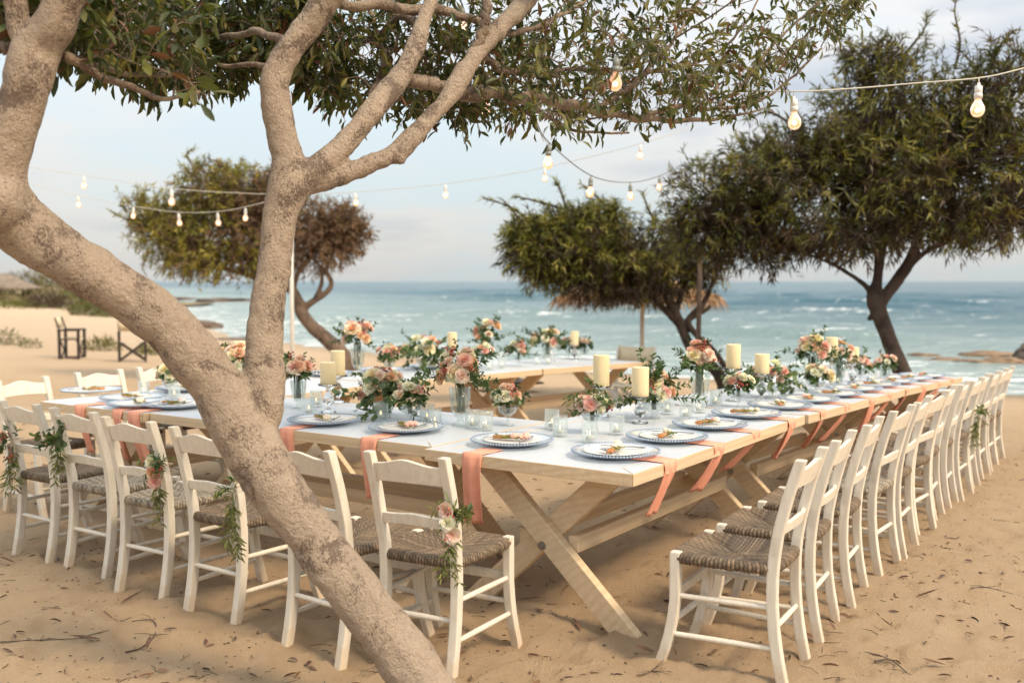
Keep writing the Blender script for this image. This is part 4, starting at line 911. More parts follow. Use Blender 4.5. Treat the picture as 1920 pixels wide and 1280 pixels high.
def candle(x, y, hgt, label, sc=1.0, r=.048):
    P = ontab(x, y); h = tag(obj('candle_holder', HOLD, None, P + Vector((0, 0, .001)), (0, 0, random.random())), 'glass candle holder under the ' + label, 'candle holder', 'glass candle holders'); h.scale = [1, 1, sc]
    mb = MB().lathe([(1e-6, 0), (r * .97, 0), (r, .003), (r, hgt - .005), (r * .97, hgt), (r * .8, hgt - .002), (r * .5, hgt - .007), (1e-6, hgt - .008)], 26)
    c = tag(mb.build('pillar_candle', 'wax', None, True, loc=P + Vector((0, 0, .136 * sc + .001))), 'cream ' + label, 'candle', 'cream pillar candles')
    MB().tube([(0, 0, hgt - .009), (.001, 0, hgt + .006)], .0012, 5).build('wick', 'wire_dark', c)
def petal(mb, base, yaw, tilt, L, W, cup, col):
    nu, nv = 5, 5; vs = []; ca, sa = math.cos(yaw), math.sin(yaw)
    for i in range(nu):
        u = i / (nu - 1)
        for j in range(nv):
            v_ = -1 + 2 * j / (nv - 1); w_ = W * (math.sin(math.pi * (.12 + .70 * u)) ** .8) * .5
            x = v_ * w_; out_ = L * u * math.cos(tilt) - cup * L * math.sin(math.pi * u * .9) * .0 ; up = L * u * math.sin(tilt)
            bend = cup * L * (v_ * v_) * .55 * u; curl_ = (u ** 3) * L * .22
            r = out_ - bend * math.sin(tilt) + curl_; z = up + bend * math.cos(tilt) - curl_ * .35 + .002 * math.sin(7 * v_ + yaw * 3)
            vs.append((base[0] + r * ca - x * sa, base[1] + r * sa + x * ca, base[2] + z))
    mb.col = jit(col, .05); mb.add(vs, [(i * nv + j, i * nv + j + 1, (i + 1) * nv + j + 1, (i + 1) * nv + j) for i in range(nu - 1) for j in range(nv - 1)])
def rose_mesh(outer, inner, open_, seed):
    random.seed(seed); mb = MB(); outer = np.array(outer); inner = np.array(inner)
    layers = [(6, .15 + .1 * open_, .9, 1.0, 0), (6, .55, .88, .8, .25), (5, .95, .80, .62, .5), (5, 1.18, .72, .45, .75), (4, 1.38, .64, .30, 1.0)]
    for n, tl, L, W, q in layers:
        for k in range(n):
            yaw = 2 * math.pi * (k + .5 * (q * 4 % 2) + random.uniform(-.12, .12)) / n
            petal(mb, (0, 0, -.06 * (1 - q)), yaw, tl + random.uniform(-.1, .1), L * random.uniform(.92, 1.05) * .62, W * 1.05, .5, tuple(outer * (1 - q) + inner * q))
    me = mb.mesh('rose', 'petal', True, vc=True); return me
ROSE = {'cream': [rose_mesh((.86, .79, .64), (.82, .67, .44), .5, s) for s in (1, 2)], 'white': [rose_mesh((.88, .85, .78), (.86, .80, .64), .8, s) for s in (3, 4)],
        'blush': [rose_mesh((.88, .75, .68), (.86, .60, .53), .5, s) for s in (5, 6)], 'peach': [rose_mesh((.88, .66, .50), (.86, .52, .36), .4, s) for s in (7, 8)],
        'coral': [rose_mesh((.88, .60, .53), (.85, .47, .41), .3, s) for s in (9, 10)], 'peony': [rose_mesh((.88, .78, .64), (.86, .46, .30), 1, s) for s in (11, 12)]}
RUS, EUC, OLV, DRK = (.065, .115, .03), (.16, .21, .10), (.19, .20, .06), (.045, .075, .024)
def sprig(lf, st, p0, d0, L, kind, bend=(0, 0, -.25)):
    n = 8; pts = []; P = Vector(p0); d_ = Vector(d0).normalized(); b_ = Vector(bend)
    for k in range(n): pts.append(P.copy()); P = P + d_ * (L / n); d_ = (d_ + b_ / n * 1.5 + rdir() * .05).normalized()
    st.tube(pts, np.linspace(.0018, .0008, n), 4, cap=False)
    spec = {'rus': ('oval', .034, .40, RUS, 16), 'euc': ('round', .036, .92, EUC, 11), 'olv': ('oval', .042, .20, OLV, 13), 'dark': ('oval', .026, .42, DRK, 18)}[kind]
    for k in range(int(spec[4] * L / .14)):
        t_ = random.uniform(.15, 1) * (n - 1); i = min(int(t_), n - 2); Q = pts[i].lerp(pts[i + 1], t_ - i); tg = (pts[i + 1] - pts[i]).normalized()
        sd = rdir(); sd = (sd - tg * sd.dot(tg)).normalized(); dr = tg * random.uniform(.4, .9) + sd
        ln = spec[1] * random.uniform(.7, 1.25); lf.add(spec[0], Q, dr, ln, ln * spec[2] * random.uniform(.85, 1.1), jit(spec[3], .35))
def berries(n, spread, seed):
    random.seed(seed); mb = MB()
    for k in range(n):
        mb.col = jit(random.choice([(.36, .06, .04), (.48, .14, .08), (.26, .04, .03)]), .2); mb.ball((random.gauss(0, spread), random.gauss(0, spread), random.gauss(0, spread)), random.uniform(.0045, .0068), 7, 5, 0, 1.3)
    return mb.mesh('berry_cluster', 'vcol', True, vc=True)
BER = [berries(12, .016, s) for s in (1, 2, 3)]
random.seed(1234)
def bouquet(P, z, R_, H, roses, greens, nber, label, seed, rsz=.04, rise=.65, vh=.1):
    random.seed(seed); root = empty('flower_bouquet', (P.x, P.y, P.z + z), 0, label, 'flowers', 'bouquets on the tables')
    R_ *= 1.22; H *= 1.12; roses = roses + [random.choice(roses + ['white', 'blush']) for k in range(max(4, int(len(roses) * .7)))]; n = len(roses)
    for k, kind in enumerate(roses):
        # the first flowers face the viewer, the rest go round the dome
        a = math.radians(-95 + 140 * ((k * .618) % 1 - .5) * 1.5) if k < n * .7 else random.uniform(0, 2 * math.pi)
        el = math.radians(random.uniform(-2, 78)) if k else math.radians(22)
        d_ = Vector((math.cos(a) * math.cos(el), math.sin(a) * math.cos(el), math.sin(el)))
        big = {'peony': 1.45, 'cream': 1.3}.get(kind, 1.0)
        o = obj('rose', random.choice(ROSE[kind]), root, Vector((d_.x * R_ * .72, d_.y * R_ * .72, H * .25 + d_.z * H * .62)) * random.uniform(.82, 1.12))
        o.rotation_mode = 'QUATERNION'; o.rotation_quaternion = (d_ + Vector((0, -.25, .25)) + rdir() * .25).to_track_quat('Z', 'Y') ; o.scale = [rsz * big * random.uniform(1.1, 1.6)] * 3
    lf = Leaves(); st = MB()
    for kind, cnt, L in greens:
        for k in range(int(cnt * 1.35)):
            a = random.uniform(0, 2 * math.pi); el = math.radians(random.uniform(-12, 75) if kind != 'euc' else random.uniform(-25, 40)); d_ = Vector((math.cos(a) * math.cos(el), math.sin(a) * math.cos(el), math.sin(el)))
            sprig(lf, st, Vector((d_.x * R_ * .45, d_.y * R_ * .45, H * .18 + d_.z * H * .3)), d_, L * random.uniform(.75, 1.35), kind, (0, 0, -.35 if kind in ('euc', 'olv') else -.12))
    for k in range(int(30 * R_ / .1)):        # a dense green cushion between the flowers
        d_ = rdir(); d_.z = abs(d_.z) * .9 - .15; Q = Vector((d_.x * R_ * .5, d_.y * R_ * .5, H * .22 + d_.z * H * .4))
        for q in range(4): ln = random.uniform(.03, .048); lf.add('oval', Q + rdir() * .012, d_ + rdir() * .7, ln, ln * .5, jit(random.choice([RUS, DRK, EUC]), .3))
    for k in range(20): a = random.uniform(0, 6.28); e_ = random.uniform(0, .034) * min(1, vh / .1); st.tube([(e_ * math.cos(a), e_ * math.sin(a), H * .2), (e_ * .9 * math.cos(a + .8), e_ * .9 * math.sin(a + .8), -vh)], .0022, 5)
    lf.build('foliage', root); st.build('stems', simple_stem, root)
    for k in range((nber + 1) // 2):
        a = math.radians(random.uniform(-170, -10)) if k % 3 else random.uniform(0, 6.28); el = math.radians(random.uniform(10, 75)); d_ = Vector((math.cos(a) * math.cos(el), math.sin(a) * math.cos(el), math.sin(el)))
        tag(obj('berry_cluster', random.choice(BER), root, (d_.x * R_ * .85, d_.y * R_ * .85, H * .25 + d_.z * H * .72), (random.random() * 6,) * 3), kind='stuff')
    return root
simple('stem_green', (.06, .10, .035), .6, .3, 30); simple_stem = 'stem_green'
def arrange(x, y, vase, R_, H, roses, greens, nber, label, seed, rsz=.04, sc=1.0):
    P = ontab(x, y); me, vh, fl = VASE[vase]
    kind = {'tall': 'tall cut glass vase', 'coupe': 'stemmed glass coupe', 'bowl': 'low glass bowl', 'tumbler': 'short glass tumbler'}[vase]
    o = tag(obj('vase', me, None, P + Vector((0, 0, .001)), (0, 0, random.random())), kind + ' holding the ' + label, 'vase', 'glass vases with flowers'); o.scale = [sc] * 3
    bouquet(P, vh * sc + .001, R_, H, roses, greens, nber, label, seed, rsz, vh=(vh - fl) * sc * .9)
mixR = ['blush', 'peach', 'white', 'coral', 'blush', 'cream']
arrange(560, 764, 'tall', .085, .15, ['cream', 'peach', 'blush', 'coral', 'blush', 'cream'], [('dark', 5, .12), ('rus', 4, .13)], 7, 'cream rose bouquet beside the upright trunk', 1, .044, .9)
arrange(722, 782, 'bowl', .15, .18, ['cream', 'white', 'coral', 'coral', 'blush', 'white', 'peach', 'cream', 'blush', 'coral'], [('euc', 17, .19), ('dark', 4, .12), ('rus', 3, .14)], 6, 'large eucalyptus bouquet in the middle', 2, .04)
arrange(769, 796, 'coupe', .085, .11, ['coral', 'white', 'white', 'blush', 'white', 'blush', 'peach'], [('rus', 6, .10)], 1, 'small white and pink bouquet before the eucalyptus', 3, .036)
arrange(863, 796, 'tall', .125, .20, ['peony', 'coral', 'peach', 'blush', 'cream', 'white', 'peach', 'blush', 'cream'], [('rus', 9, .18), ('dark', 4, .15)], 8, 'tall peony bouquet at the middle of the tables', 4, .042, 1.1)
arrange(952, 797, 'coupe', .085, .11, ['white', 'blush', 'white', 'coral', 'white', 'blush', 'peach'], [('dark', 5, .10), ('euc', 2, .1)], 4, 'small white bouquet right of the peonies', 5, .037)
arrange(1110, 812, 'coupe', .085, .10, ['coral', 'white', 'blush', 'white', 'coral', 'blush'], [('rus', 9, .12), ('olv', 2, .1)], 1, 'small pink and white bouquet near the corner', 6, .038)
arrange(1226, 784, 'bowl', .125, .17, ['peach', 'white', 'coral', 'peach', 'cream', 'blush', 'coral', 'white'], [('rus', 16, .20), ('olv', 3, .16)], 2, 'loose leafy bouquet behind the second candle', 7, .04, 1.1)
arrange(1312, 762, 'tall', .12, .17, ['peach', 'blush', 'coral', 'blush', 'peach', 'coral', 'blush', 'cream', 'peach'], [('dark', 6, .14), ('rus', 4, .14)], 5, 'tall pink bouquet on the right table', 8, .042, 1.15)
arrange(1385, 762, 'coupe', .085, .10, ['blush', 'white', 'coral', 'white', 'blush', 'white'], [('rus', 6, .10)], 1, 'small rose bouquet in front of the fourth candle', 9, .036)
arrange(1445, 745, 'bowl', .14, .19, ['coral', 'blush', 'peach', 'white', 'coral', 'blush'], [('euc', 12, .19), ('rus', 6, .16)], 2, 'eucalyptus bouquet on the right table', 10, .038)
arrange(1522, 732, 'tall', .13, .19, ['peach', 'coral', 'blush', 'white', 'peach', 'blush', 'coral', 'cream', 'blush'], [('rus', 9, .17)], 3, 'big peach bouquet halfway along the right table', 11, .042, 1.15)
arrange(1532, 742, 'coupe', .09, .11, ['white', 'white', 'blush', 'cream', 'white'], [('rus', 6, .10)], 0, 'small white bouquet below the big peach one', 12, .038)
arrange(1573, 722, 'tall', .12, .16, ['coral', 'blush', 'peach', 'coral', 'blush', 'white'], [('dark', 8, .15), ('rus', 4, .15)], 2, 'dark leafy bouquet beside the far candles', 13, .04, 1.0)
arrange(1612, 716, 'coupe', .10, .13, ['blush', 'coral', 'white', 'peach', 'blush'], [('rus', 7, .12)], 1, 'bouquet just behind the last candle of the right table', 14, .038)
arrange(1660, 709, 'tumbler', .10, .11, ['blush', 'coral', 'blush', 'peach', 'white'], [('dark', 6, .11)], 1, 'small pink bouquet in front of the dark trunk', 15, .04)
arrange(671, 700, 'tall', .16, .22, ['coral', 'peach', 'blush', 'coral', 'peony', 'blush', 'peach', 'coral'], [('rus', 8, .2), ('dark', 4, .16)], 4, 'tall coral bouquet on the left table behind the candles', 16, .052, 1.15)
arrange(730, 700, 'coupe', .11, .14, ['blush', 'coral', 'white', 'peach', 'coral'], [('rus', 8, .15)], 1, 'small leafy bouquet right of the tall coral one', 17, .042)
arrange(795, 694, 'bowl', .20, .23, ['blush', 'cream', 'white', 'peach', 'white', 'cream', 'coral'], [('euc', 16, .22), ('dark', 4, .2)], 3, 'wide eucalyptus bouquet on the left table', 18, .05, 1.2)
arrange(914, 688, 'tall', .16, .22, ['peach', 'coral', 'blush', 'peach', 'white', 'coral', 'blush', 'peach'], [('rus', 10, .17)], 2, 'tall peach bouquet on the left table', 19, .05, 1.15)
arrange(905, 692, 'coupe', .12, .14, ['blush', 'coral', 'white', 'blush', 'peach'], [('rus', 6, .12)], 0, 'low blush bouquet under the tall peach one', 20, .045)
arrange(972, 686, 'coupe', .12, .14, ['coral', 'blush', 'white', 'coral', 'blush'], [('rus', 9, .14)], 0, 'small bouquet left of the far votives', 21, .042)
arrange(1026, 681, 'tall', .19, .16, ['white', 'coral', 'cream', 'blush', 'white', 'peach'], [('rus', 15, .2), ('dark', 5, .2)], 1, 'spreading leafy bouquet at the far left table', 22, .046)
arrange(1068, 672, 'coupe', .12, .13, ['coral', 'peach', 'blush', 'coral'], [('rus', 5, .1)], 1, 'bouquet under the farthest candle', 23, .045)
arrange(1096, 672, 'coupe', .12, .12, ['cream', 'blush', 'coral', 'white'], [('dark', 6, .11)], 1, 'rightmost bouquet of the left table', 24, .045)
arrange(319, 741, 'coupe', .085, .10, ['blush', 'white', 'blush', 'white', 'cream', 'coral'], [('euc', 4, .08), ('rus', 3, .09)], 2, 'small blush bouquet left of the leaning trunk', 25, .038)
arrange(448, 752, 'tall', .10, .17, ['white', 'peach', 'blush', 'coral', 'cream'], [('rus', 8, .17)], 3, 'bouquet glimpsed in the fork of the trunk', 26, .042)
candle(634, 755, .165, 'pillar candle, taller of the two by the upright trunk', 1.3); candle(616, 773, .135, 'pillar candle, shorter of the two by the upright trunk', 1.25)
candle(1127, 780, .185, 'tall pillar candle behind the small corner bouquet', 1.3); candle(1200, 793, .165, 'pillar candle in front of the loose leafy bouquet', 1.1)
candle(1374, 752, .165, 'pillar candle right of the tall pink bouquet', 1.6); candle(1428, 752, .135, 'pillar candle before the eucalyptus on the right table', 1.35)
candle(1558, 726, .165, 'taller pillar candle far along the right table', 1.7); candle(1598, 722, .135, 'shorter pillar candle far along the right table', 1.3)
candle(848, 684, .165, 'pillar candle between bouquets on the left table', 1.2); candle(1077, 674, .165, 'farthest pillar candle, at the end of the left table', 1.2)
candle(1034, 676, .12, 'pillar candle half hidden in leaves on the left table', 1.1); candle(450, 726, .17, 'pillar candle seen in the fork of the trunk', 1.3)
VL = [(579, 778, 'votive next to the upright trunk, front one of the pair'), (593, 762, 'votive next to the upright trunk, rear one of the pair'), (714, 789, 'lit votive under the eucalyptus bouquet'), (815, 800, 'votive right of the small coupe bouquet, front one'), (801, 793, 'votive right of the small coupe bouquet, rear one'),
  (886, 802, 'left one of two votives by the peony vase'), (911, 807, 'right one of two votives by the peony vase'), (1035, 804, 'rear votive left of the corner bouquet'), (1050, 817, 'front votive left of the corner bouquet'), (1106, 829, 'votive right in front of the corner bouquet'), (1157, 814, 'votive right of the corner bouquet'),
  (1252, 776, 'votive at the foot of the loose leafy bouquet'), (1287, 784, 'votive in front of the tall pink vase, left one'), (1311, 773, 'votive in front of the tall pink vase, right one'), (1342, 761, 'votive right of the tall pink vase'), (1502, 733, 'votive beside the big peach bouquet'), (1571, 721, 'votive below the far candles'), (1636, 717, 'votive left of the tumbler of pink roses'),
  (270, 742, 'left votive beyond the left plates'), (327, 747, 'votive in front of the blush coupe bouquet'), (1008, 684, 'left one of two far votives, left table'), (1029, 683, 'right one of two far votives, left table'), (941, 690, 'votive between bouquets of the left table'), (918, 694, 'votive under the tall peach bouquet')]
for x, y, l in VL: votive(x, y, 'small textured glass ' + l)

# posies tied to chair backs
def chair_posy(ch, lx, z, roses, kinds, label, seed, nber=2, trail=('olv', 4, .26)):
    random.seed(seed); P = ch.matrix_basis @ Vector((lx, back_y(z) - .035, z)); root = empty('chair_posy', P, ch.rotation_euler.z, label, 'posy', 'posies tied to chair backs')
    lf = Leaves(); st = MB()
    for kind, cnt, L in kinds:
        for k in range(cnt): sprig(lf, st, rdir() * .02, Vector((random.uniform(-.8, .8), random.uniform(-.9, .1), random.uniform(-.3, .9))), L * random.uniform(.7, 1.1), kind, (0, 0, -.5))
    lf.build('foliage', root); st.build('stems', simple_stem, root)
    l2 = Leaves(); s2 = MB()
    for k in range(trail[1]): sprig(l2, s2, (random.uniform(-.02, .02), random.uniform(-.02, .01), -.04), (random.uniform(-.32, .32), random.uniform(-.3, .1), -1), trail[2] * random.uniform(.6, 1.15), trail[0], (0, 0, -.3))
    l2.build('trailing_sprig', root); s2.build('trailing_stem', simple_stem, root)
    for k, kind in enumerate(roses):
        o = obj('rose', random.choice(ROSE[kind]), root, (.012 * (k - 1), -.045 - .008 * (k % 2), -.045 * k + .02)); o.rotation_mode = 'QUATERNION'
        o.rotation_quaternion = (Vector((.3 * (k - .5), -1, .2)) + rdir() * .2).to_track_quat('Z', 'Y'); o.scale = [.052] * 3
    for k in range(nber): tag(obj('berry_cluster', BER[k % 3], root, (random.uniform(-.04, .04), -.04, random.uniform(-.09, .05))), kind='stuff').scale = [.8] * 3
    MB().tube([Vector((.024 * math.cos(a), .030 * math.sin(a) + .035, .0)) for a in np.linspace(0, 6.28, 14)], .002, 4, cap=False).build('twine', 'canvas', root)
chair_posy(CH['n', 5], .205, .665, ['blush', 'white', 'blush'], [('rus', 5, .09), ('olv', 6, .12)], 'blush rose posy with olive trails on the chair right of the trunk', 71, 3)
chair_posy(CH['n', 2], .205, .67, ['white', 'peach', 'coral'], [('rus', 5, .10), ('euc', 3, .09), ('olv', 4, .12)], 'peach rose posy with berries on the third near chair', 72, 3)
chair_posy(CH['n', 1], -.15, .70, [], [('euc', 6, .14), ('rus', 6, .12), ('olv', 3, .1)], 'eucalyptus posy with pale buds on the second near chair', 73, 1, ('olv', 5, .2))
chair_posy(CH['n', 0], -.13, .66, ['coral'], [('euc', 6, .12), ('rus', 3, .1)], 'eucalyptus and coral posy on the leftmost near chair', 74, 2, ('olv', 5, .28))
chair_posy(CH['n', 3], .20, .64, [], [('rus', 2, .08), ('olv', 3, .1)], 'thin olive sprig posy on the chair left of the trunk', 75, 0, ('olv', 5, .30))
chair_posy(CH['r', 8], .168, .62, [], [('rus', 3, .09), ('olv', 5, .12)], 'olive sprig posy on a far chair of the right row', 76, 0, ('olv', 5, .25))

# ================================================================== STRING LIGHTS
SOCK = {k: MB().lathe([(1e-6, .0), (.006, 0), (.008, -.012), (.0165, -.016), (.0175, -.045), (.0165, -.046), (.0165, -.049), (.0185, -.050), (.0185, -.072), (1e-6, -.072)], 14).mesh('socket', k) for k in ('socket_white', 'socket_grey')}
bp = [(1e-6, -.070), (.014, -.070), (.015, -.082), (.022, -.094), (.0295, -.110), (.0315, -.124), (.0285, -.140), (.020, -.151), (.010, -.156), (1e-6, -.157)]
BULB = MB().lathe(bp, 18).mesh('bulb', 'bulb_frost')
GLOW = MB().ball((0, 0, -.124), .0125, 12, 8).mesh('filament', 'bulb_glow')
def string_lights(name_label, pts, bulbs, thick, sock, wirem, cord=.02):
    root = empty('string_lights', at(*pts[0]), 0, name_label, 'string lights', 'festoon strings over the tables'); inv = Matrix.Translation(root.location).inverted()
    P = crv([tuple(at(*p)) for p in pts], 12 * len(pts)); o = MB().tube([Vector(p) for p in P], thick, 6).build('wire', wirem); o.parent = root; o.matrix_parent_inverse = inv
    for x, wy_, d_, sc in bulbs:
        B = at(x, wy_, d_); k = int(np.argmin(np.linalg.norm(P - np.array(B), axis=1))); B = Vector(P[k])
        s_ = obj('socket', SOCK[sock], root); s_.matrix_parent_inverse = inv; s_.location = B + Vector((0, 0, -cord)); s_.scale = [sc] * 3; s_.rotation_euler = (random.uniform(-.08, .08), random.uniform(-.08, .08), 0)
        q = obj('bulb', BULB, s_); obj('filament', GLOW, s_)
        c = MB().tube([B, B + Vector((0, 0, -cord - .004))], thick * .9, 5).build('drop_cord', wirem); c.parent = root; c.matrix_parent_inverse = inv
string_lights('nearest festoon of two lit bulbs across the big dark tree at upper right', [(1380, 168, 5.0), (1487, 172, 4.75), (1600, 166, 4.7), (1720, 156, 4.65), (1838, 146, 4.6), (1920, 128, 4.6), (2080, 85, 4.6)], [(1487, 172, 4.75, 1), (1839, 146, 4.6, 1)], .0035, 'socket_white', 'wire', .022)
string_lights('festoon of lit bulbs drooping from the canopy at the centre right', [(1000, 215, 5.6), (1030, 268, 6.6), (1110, 330, 8.0), (1180, 342, 9.2), (1236, 330, 10.0), (1300, 300, 11)], [(1031, 268, 6.6, 1.05), (1110, 329, 8.0, 1.05), (1180, 341, 9.2, 1.0), (1235, 330, 10, .9)], .004, 'socket_grey', 'wire_dark', .01)
string_lights('long festoon rising to the right across the sky at the centre', [(560, 364, 13), (668, 360, 12.5), (840, 344, 12), (1016, 315, 11.5), (1199, 270, 11), (1300, 238, 11)], [(668, 362, 12.5, 1.05), (840, 345, 12, 1.05), (1017, 315, 11.5, 1.0), (1199, 270, 11, 1.05)], .004, 'socket_white', 'wire', .01)
string_lights('upper festoon over the rounded tree at left', [(20, 308, 12.5), (155, 328, 12), (328, 354, 11.5), (500, 364, 11), (560, 362, 11)], [(155, 328, 12, 1.0), (328, 354, 11.5, 1.2)], .004, 'socket_white', 'wire', .01)
string_lights('lower drooping festoon over the rounded tree at left', [(20, 335, 13.5), (145, 366, 13), (248, 386, 12.5), (338, 398, 12), (415, 396, 11.5), (481, 383, 11), (560, 362, 11)], [(145, 366, 13, .95), (248, 388, 12.5, .95), (338, 396, 12, 1.0), (415, 394, 11.6, 1.0), (481, 382, 11.2, .95)], .004, 'socket_white', 'wire', .01)
string_lights('festoon half hidden among the leaves of the foreground canopy', [(840, 5, 5.0), (866, 8, 5.0), (914, 165, 5.2), (1020, 150, 4.8), (1155, 100, 4.25), (1260, 60, 4.2)], [(866, 8, 5.0, .9), (914, 165, 5.2, .9), (1155, 100, 4.25, .95)], .0035, 'socket_grey', 'wire_dark', .012)

# ================================================================== BEACH FURNITURE AND BACKGROUND
def ground_at(x, y, d):
    P = at(x, y, d); P.z = gz(P.x, P.y); return P
def pole(x, y0, d, h, r, label, mname='pole_white'):
    P = ground_at(x, y0, d); root = empty('light_pole', P, 0, label, 'pole', 'poles on the beach')
    MB().tube([(0, 0, -.2), (.0, 0, h * .5), (.01, 0, h)], [r, r * .95, r * .85], 10).build('shaft', mname, root)
    MB().lathe([(r * 1.1, h - .02), (r * 1.25, h), (1e-6, h + .015)], 10).build('cap', mname, root); return root
pole(548, 640, 14.5, 3.1, .032, 'white pole beside the upright trunk, holding the festoons')
pole(1309, 690, 13.0, 2.1, .035, 'grey pole rising behind the twisted tree', 'bark_brown')
def director_chair(P, rz, label, frame, cloth, sc=1.0):
    r = empty('director_chair', P, rz, label, 'chair', 'folding director chairs on the beach'); r.scale = [sc] * 3
    w, dp = .27, .22
    for sx in (-1, 1):
        MB().box((sx * w, 0, .015), (.03, 2 * dp, .03)).build('foot_rail', frame, r, False, .004)
        MB().box((sx * w, .0, .64), (.06, 2 * dp + .04, .04)).build('armrest', frame, r, False, .004)
        for sy in (-1, 1): MB().box((sx * w, sy * (dp - .02), .325), (.05, .06, .60)).build('leg', frame, r, False, .004)
        MB().prism([(sx * w, -dp + .02, .64), (sx * w, -dp + .055, .64), (sx * w, -dp - .045, .92), (sx * w, -dp - .075, .92)], (-.013, 0, 0), (.013, 0, 0)).build('back_post', frame, r, False, .003)
        MB().box((sx * w, 0, .44), (.03, 2 * dp, .035)).build('seat_rail', frame, r, False, .003)
    for sy in (-1, 1):
        for sx in (-1, 1):
            MB().prism([(sx * w, sy * (dp - .05), .05), (sx * (w - .04), sy * (dp - .05), .03), (-sx * w, sy * (dp - .05), .41), (-sx * (w - .04), sy * (dp - .05), .43)], (0, -.011 + sx * .012, 0), (0, .011 + sx * .012, 0)).build('cross_brace', frame, r, False)
    n = 9
    def cl(nm, f):
        vs = [f(-1 + 2 * i / (n - 1), j) for i in range(n) for j in (0, 1)]; fs = [(2 * i, 2 * i + 2, 2 * i + 3, 2 * i + 1) for i in range(n - 1)]
        me = mesh_np(nm, vs, fs, cloth); bm = bmesh.new(); bm.from_mesh(me); bmesh.ops.solidify(bm, geom=bm.faces[:], thickness=.006); bm.to_mesh(me); bm.free(); obj(nm, me, r)
    cl('seat_cloth', lambda q, j: (q * w, -dp + .04 + j * (2 * dp - .06), .45 - .03 * (1 - q * q)))
    cl('back_cloth', lambda q, j: (q * w, -dp - .03 - .05 * j - .03 * (1 - q * q), .68 + .25 * j - .02 * (1 - q * q) * j))
    return r
director_chair(ground_at(136, 678, 22.5), math.radians(-80), 'dark wooden director chair facing right, at left on the beach', 'dark_wood', 'canvas', 1.0)
director_chair(ground_at(249, 680, 22.0), math.radians(20), 'dark wooden director chair with cream back, against the leaning trunk', 'dark_wood', 'canvas', 1.0)
director_chair(ground_at(1178, 700, 12.6), math.radians(150), 'white director chair with tan cloth at the end of the left table', 'white_wood', 'canvas', .95)
# low tan beach table in the fork of the trunk
P = ground_at(425, 690, 21); r = empty('beach_table', P, .3, 'low tan wooden beach table seen in the trunk fork', 'table')
MB().box((0, 0, .42), (.75, .6, .05)).build('tabletop', 'tan_wood', r, False, .01); MB().box((0, 0, .2), (.6, .5, .4)).build('base', 'tan_wood', r, False, .01)
# thatched parasol behind the middle tree
PD = 15.5; P = ground_at(1195, 690, PD); root = empty('thatched_parasol', P, 0, 'straw thatched parasol behind the low middle tree', 'parasol')
zt = at(1190, 505, PD).z - P.z; zb = at(1190, 560, PD).z - P.z; R_ = 1.28
MB().tube([(.07, 0, -.2), (.07, 0, zt)], .035, 10).build('pole', 'pole_white', root); MB().lathe([(R_ * .93, zb + .06), (R_ * .5, zb + .26), (.03, zt)], 24).build('roof', 'thatch' if 'thatch' in M else simple('thatch', (.36, .22, .11), .9, .3, 8), root)
ln = Leaves()
for k in range(2600):
    a = random.uniform(0, 6.28); rr_ = random.uniform(.25, 1) ** .6 * R_; z = zb + .06 + (1 - rr_ / R_) * (zt - zb - .06)
    d_ = Vector((math.cos(a), math.sin(a), -.75 - .5 * random.random())); ln.add('blade', (rr_ * .93 * math.cos(a), rr_ * .93 * math.sin(a), z + .02), d_, random.uniform(.22, .42), .016, jit(random.choice([(.36, .22, .11), (.25, .14, .07), (.44, .29, .15)]), .3))
tag(ln.build('thatch', root, 'vcol'), kind='stuff')
# hut roof at the far left and shrubs on the dune
P = at(8, 560, 62); P.z = -.3; root = empty('thatched_hut', P, 0, 'grey thatched hut at the far left on the dune', 'hut')
MB().lathe([(2.1, 1.35), (2.0, 1.5), (.15, 2.35)], 14).build('roof', simple('old_thatch', (.20, .16, .12), .95, .35, 3, .5), root)
for a in range(5): MB().tube([(1.5 * math.cos(a * 1.257), 1.5 * math.sin(a * 1.257), -.3), (1.5 * math.cos(a * 1.257), 1.5 * math.sin(a * 1.257), 1.5)], .07, 6).build('post', 'dark_wood', root)
def shrub(x, y, d, rx, rz, col, label, n=420, L=.3, z=None, cat='shrub', grp='shrubs along the dune'):
    P = at(x, y, d); P.z = gz(P.x, P.y) if z is None else z
    root = empty('shrub', P, 0, label, cat, grp); lf = Leaves(); st = MB()
    for k in range(n):
        v_ = rdir(); v_.z = abs(v_.z); q = random.random() ** .4; Q = Vector((v_.x * rx * q, v_.y * rx * q, v_.z * rz * q)); lf.add('blade', Q, v_ + rdir() * .6, L * random.uniform(.6, 1.2), L * .22, jit(random.choice(col), .35))
    for k in range(7): v_ = rdir(); st.tube([(0, 0, -.1), (v_.x * rx * .4, v_.y * rx * .4, rz * .5)], .02 * rz, 4)
    lf.build('foliage', root); st.build('stem', 'bark_brown', root)
GS = [(.10, .11, .025), (.15, .14, .035), (.07, .075, .02)]; BS = [(.085, .05, .035), (.06, .035, .028)]; OS = [(.20, .16, .06), (.15, .12, .05)]
shrub(90, 580, 57, 1.35, 1.15, BS, 'dark brown rounded bush at the foot of the dune', 900)
shrub(160, 582, 56, 1.6, .7, GS, 'low green bush right of the brown one', 700); shrub(30, 584, 56, 2.2, .55, [(.15, .15, .03), (.11, .12, .025)], 'spreading green ground plant under the hut', 800)
shrub(120, 550, 66, 2.3, 1.2, OS, 'olive bush high on the dune', 700, .4, .9); shrub(60, 545, 68, 2.2, 1.3, OS, 'olive bush on the dune behind the hut', 700, .4, 1.0); shrub(170, 555, 64, 1.6, .9, GS, 'green bush at the right shoulder of the dune', 600, .35, .5)
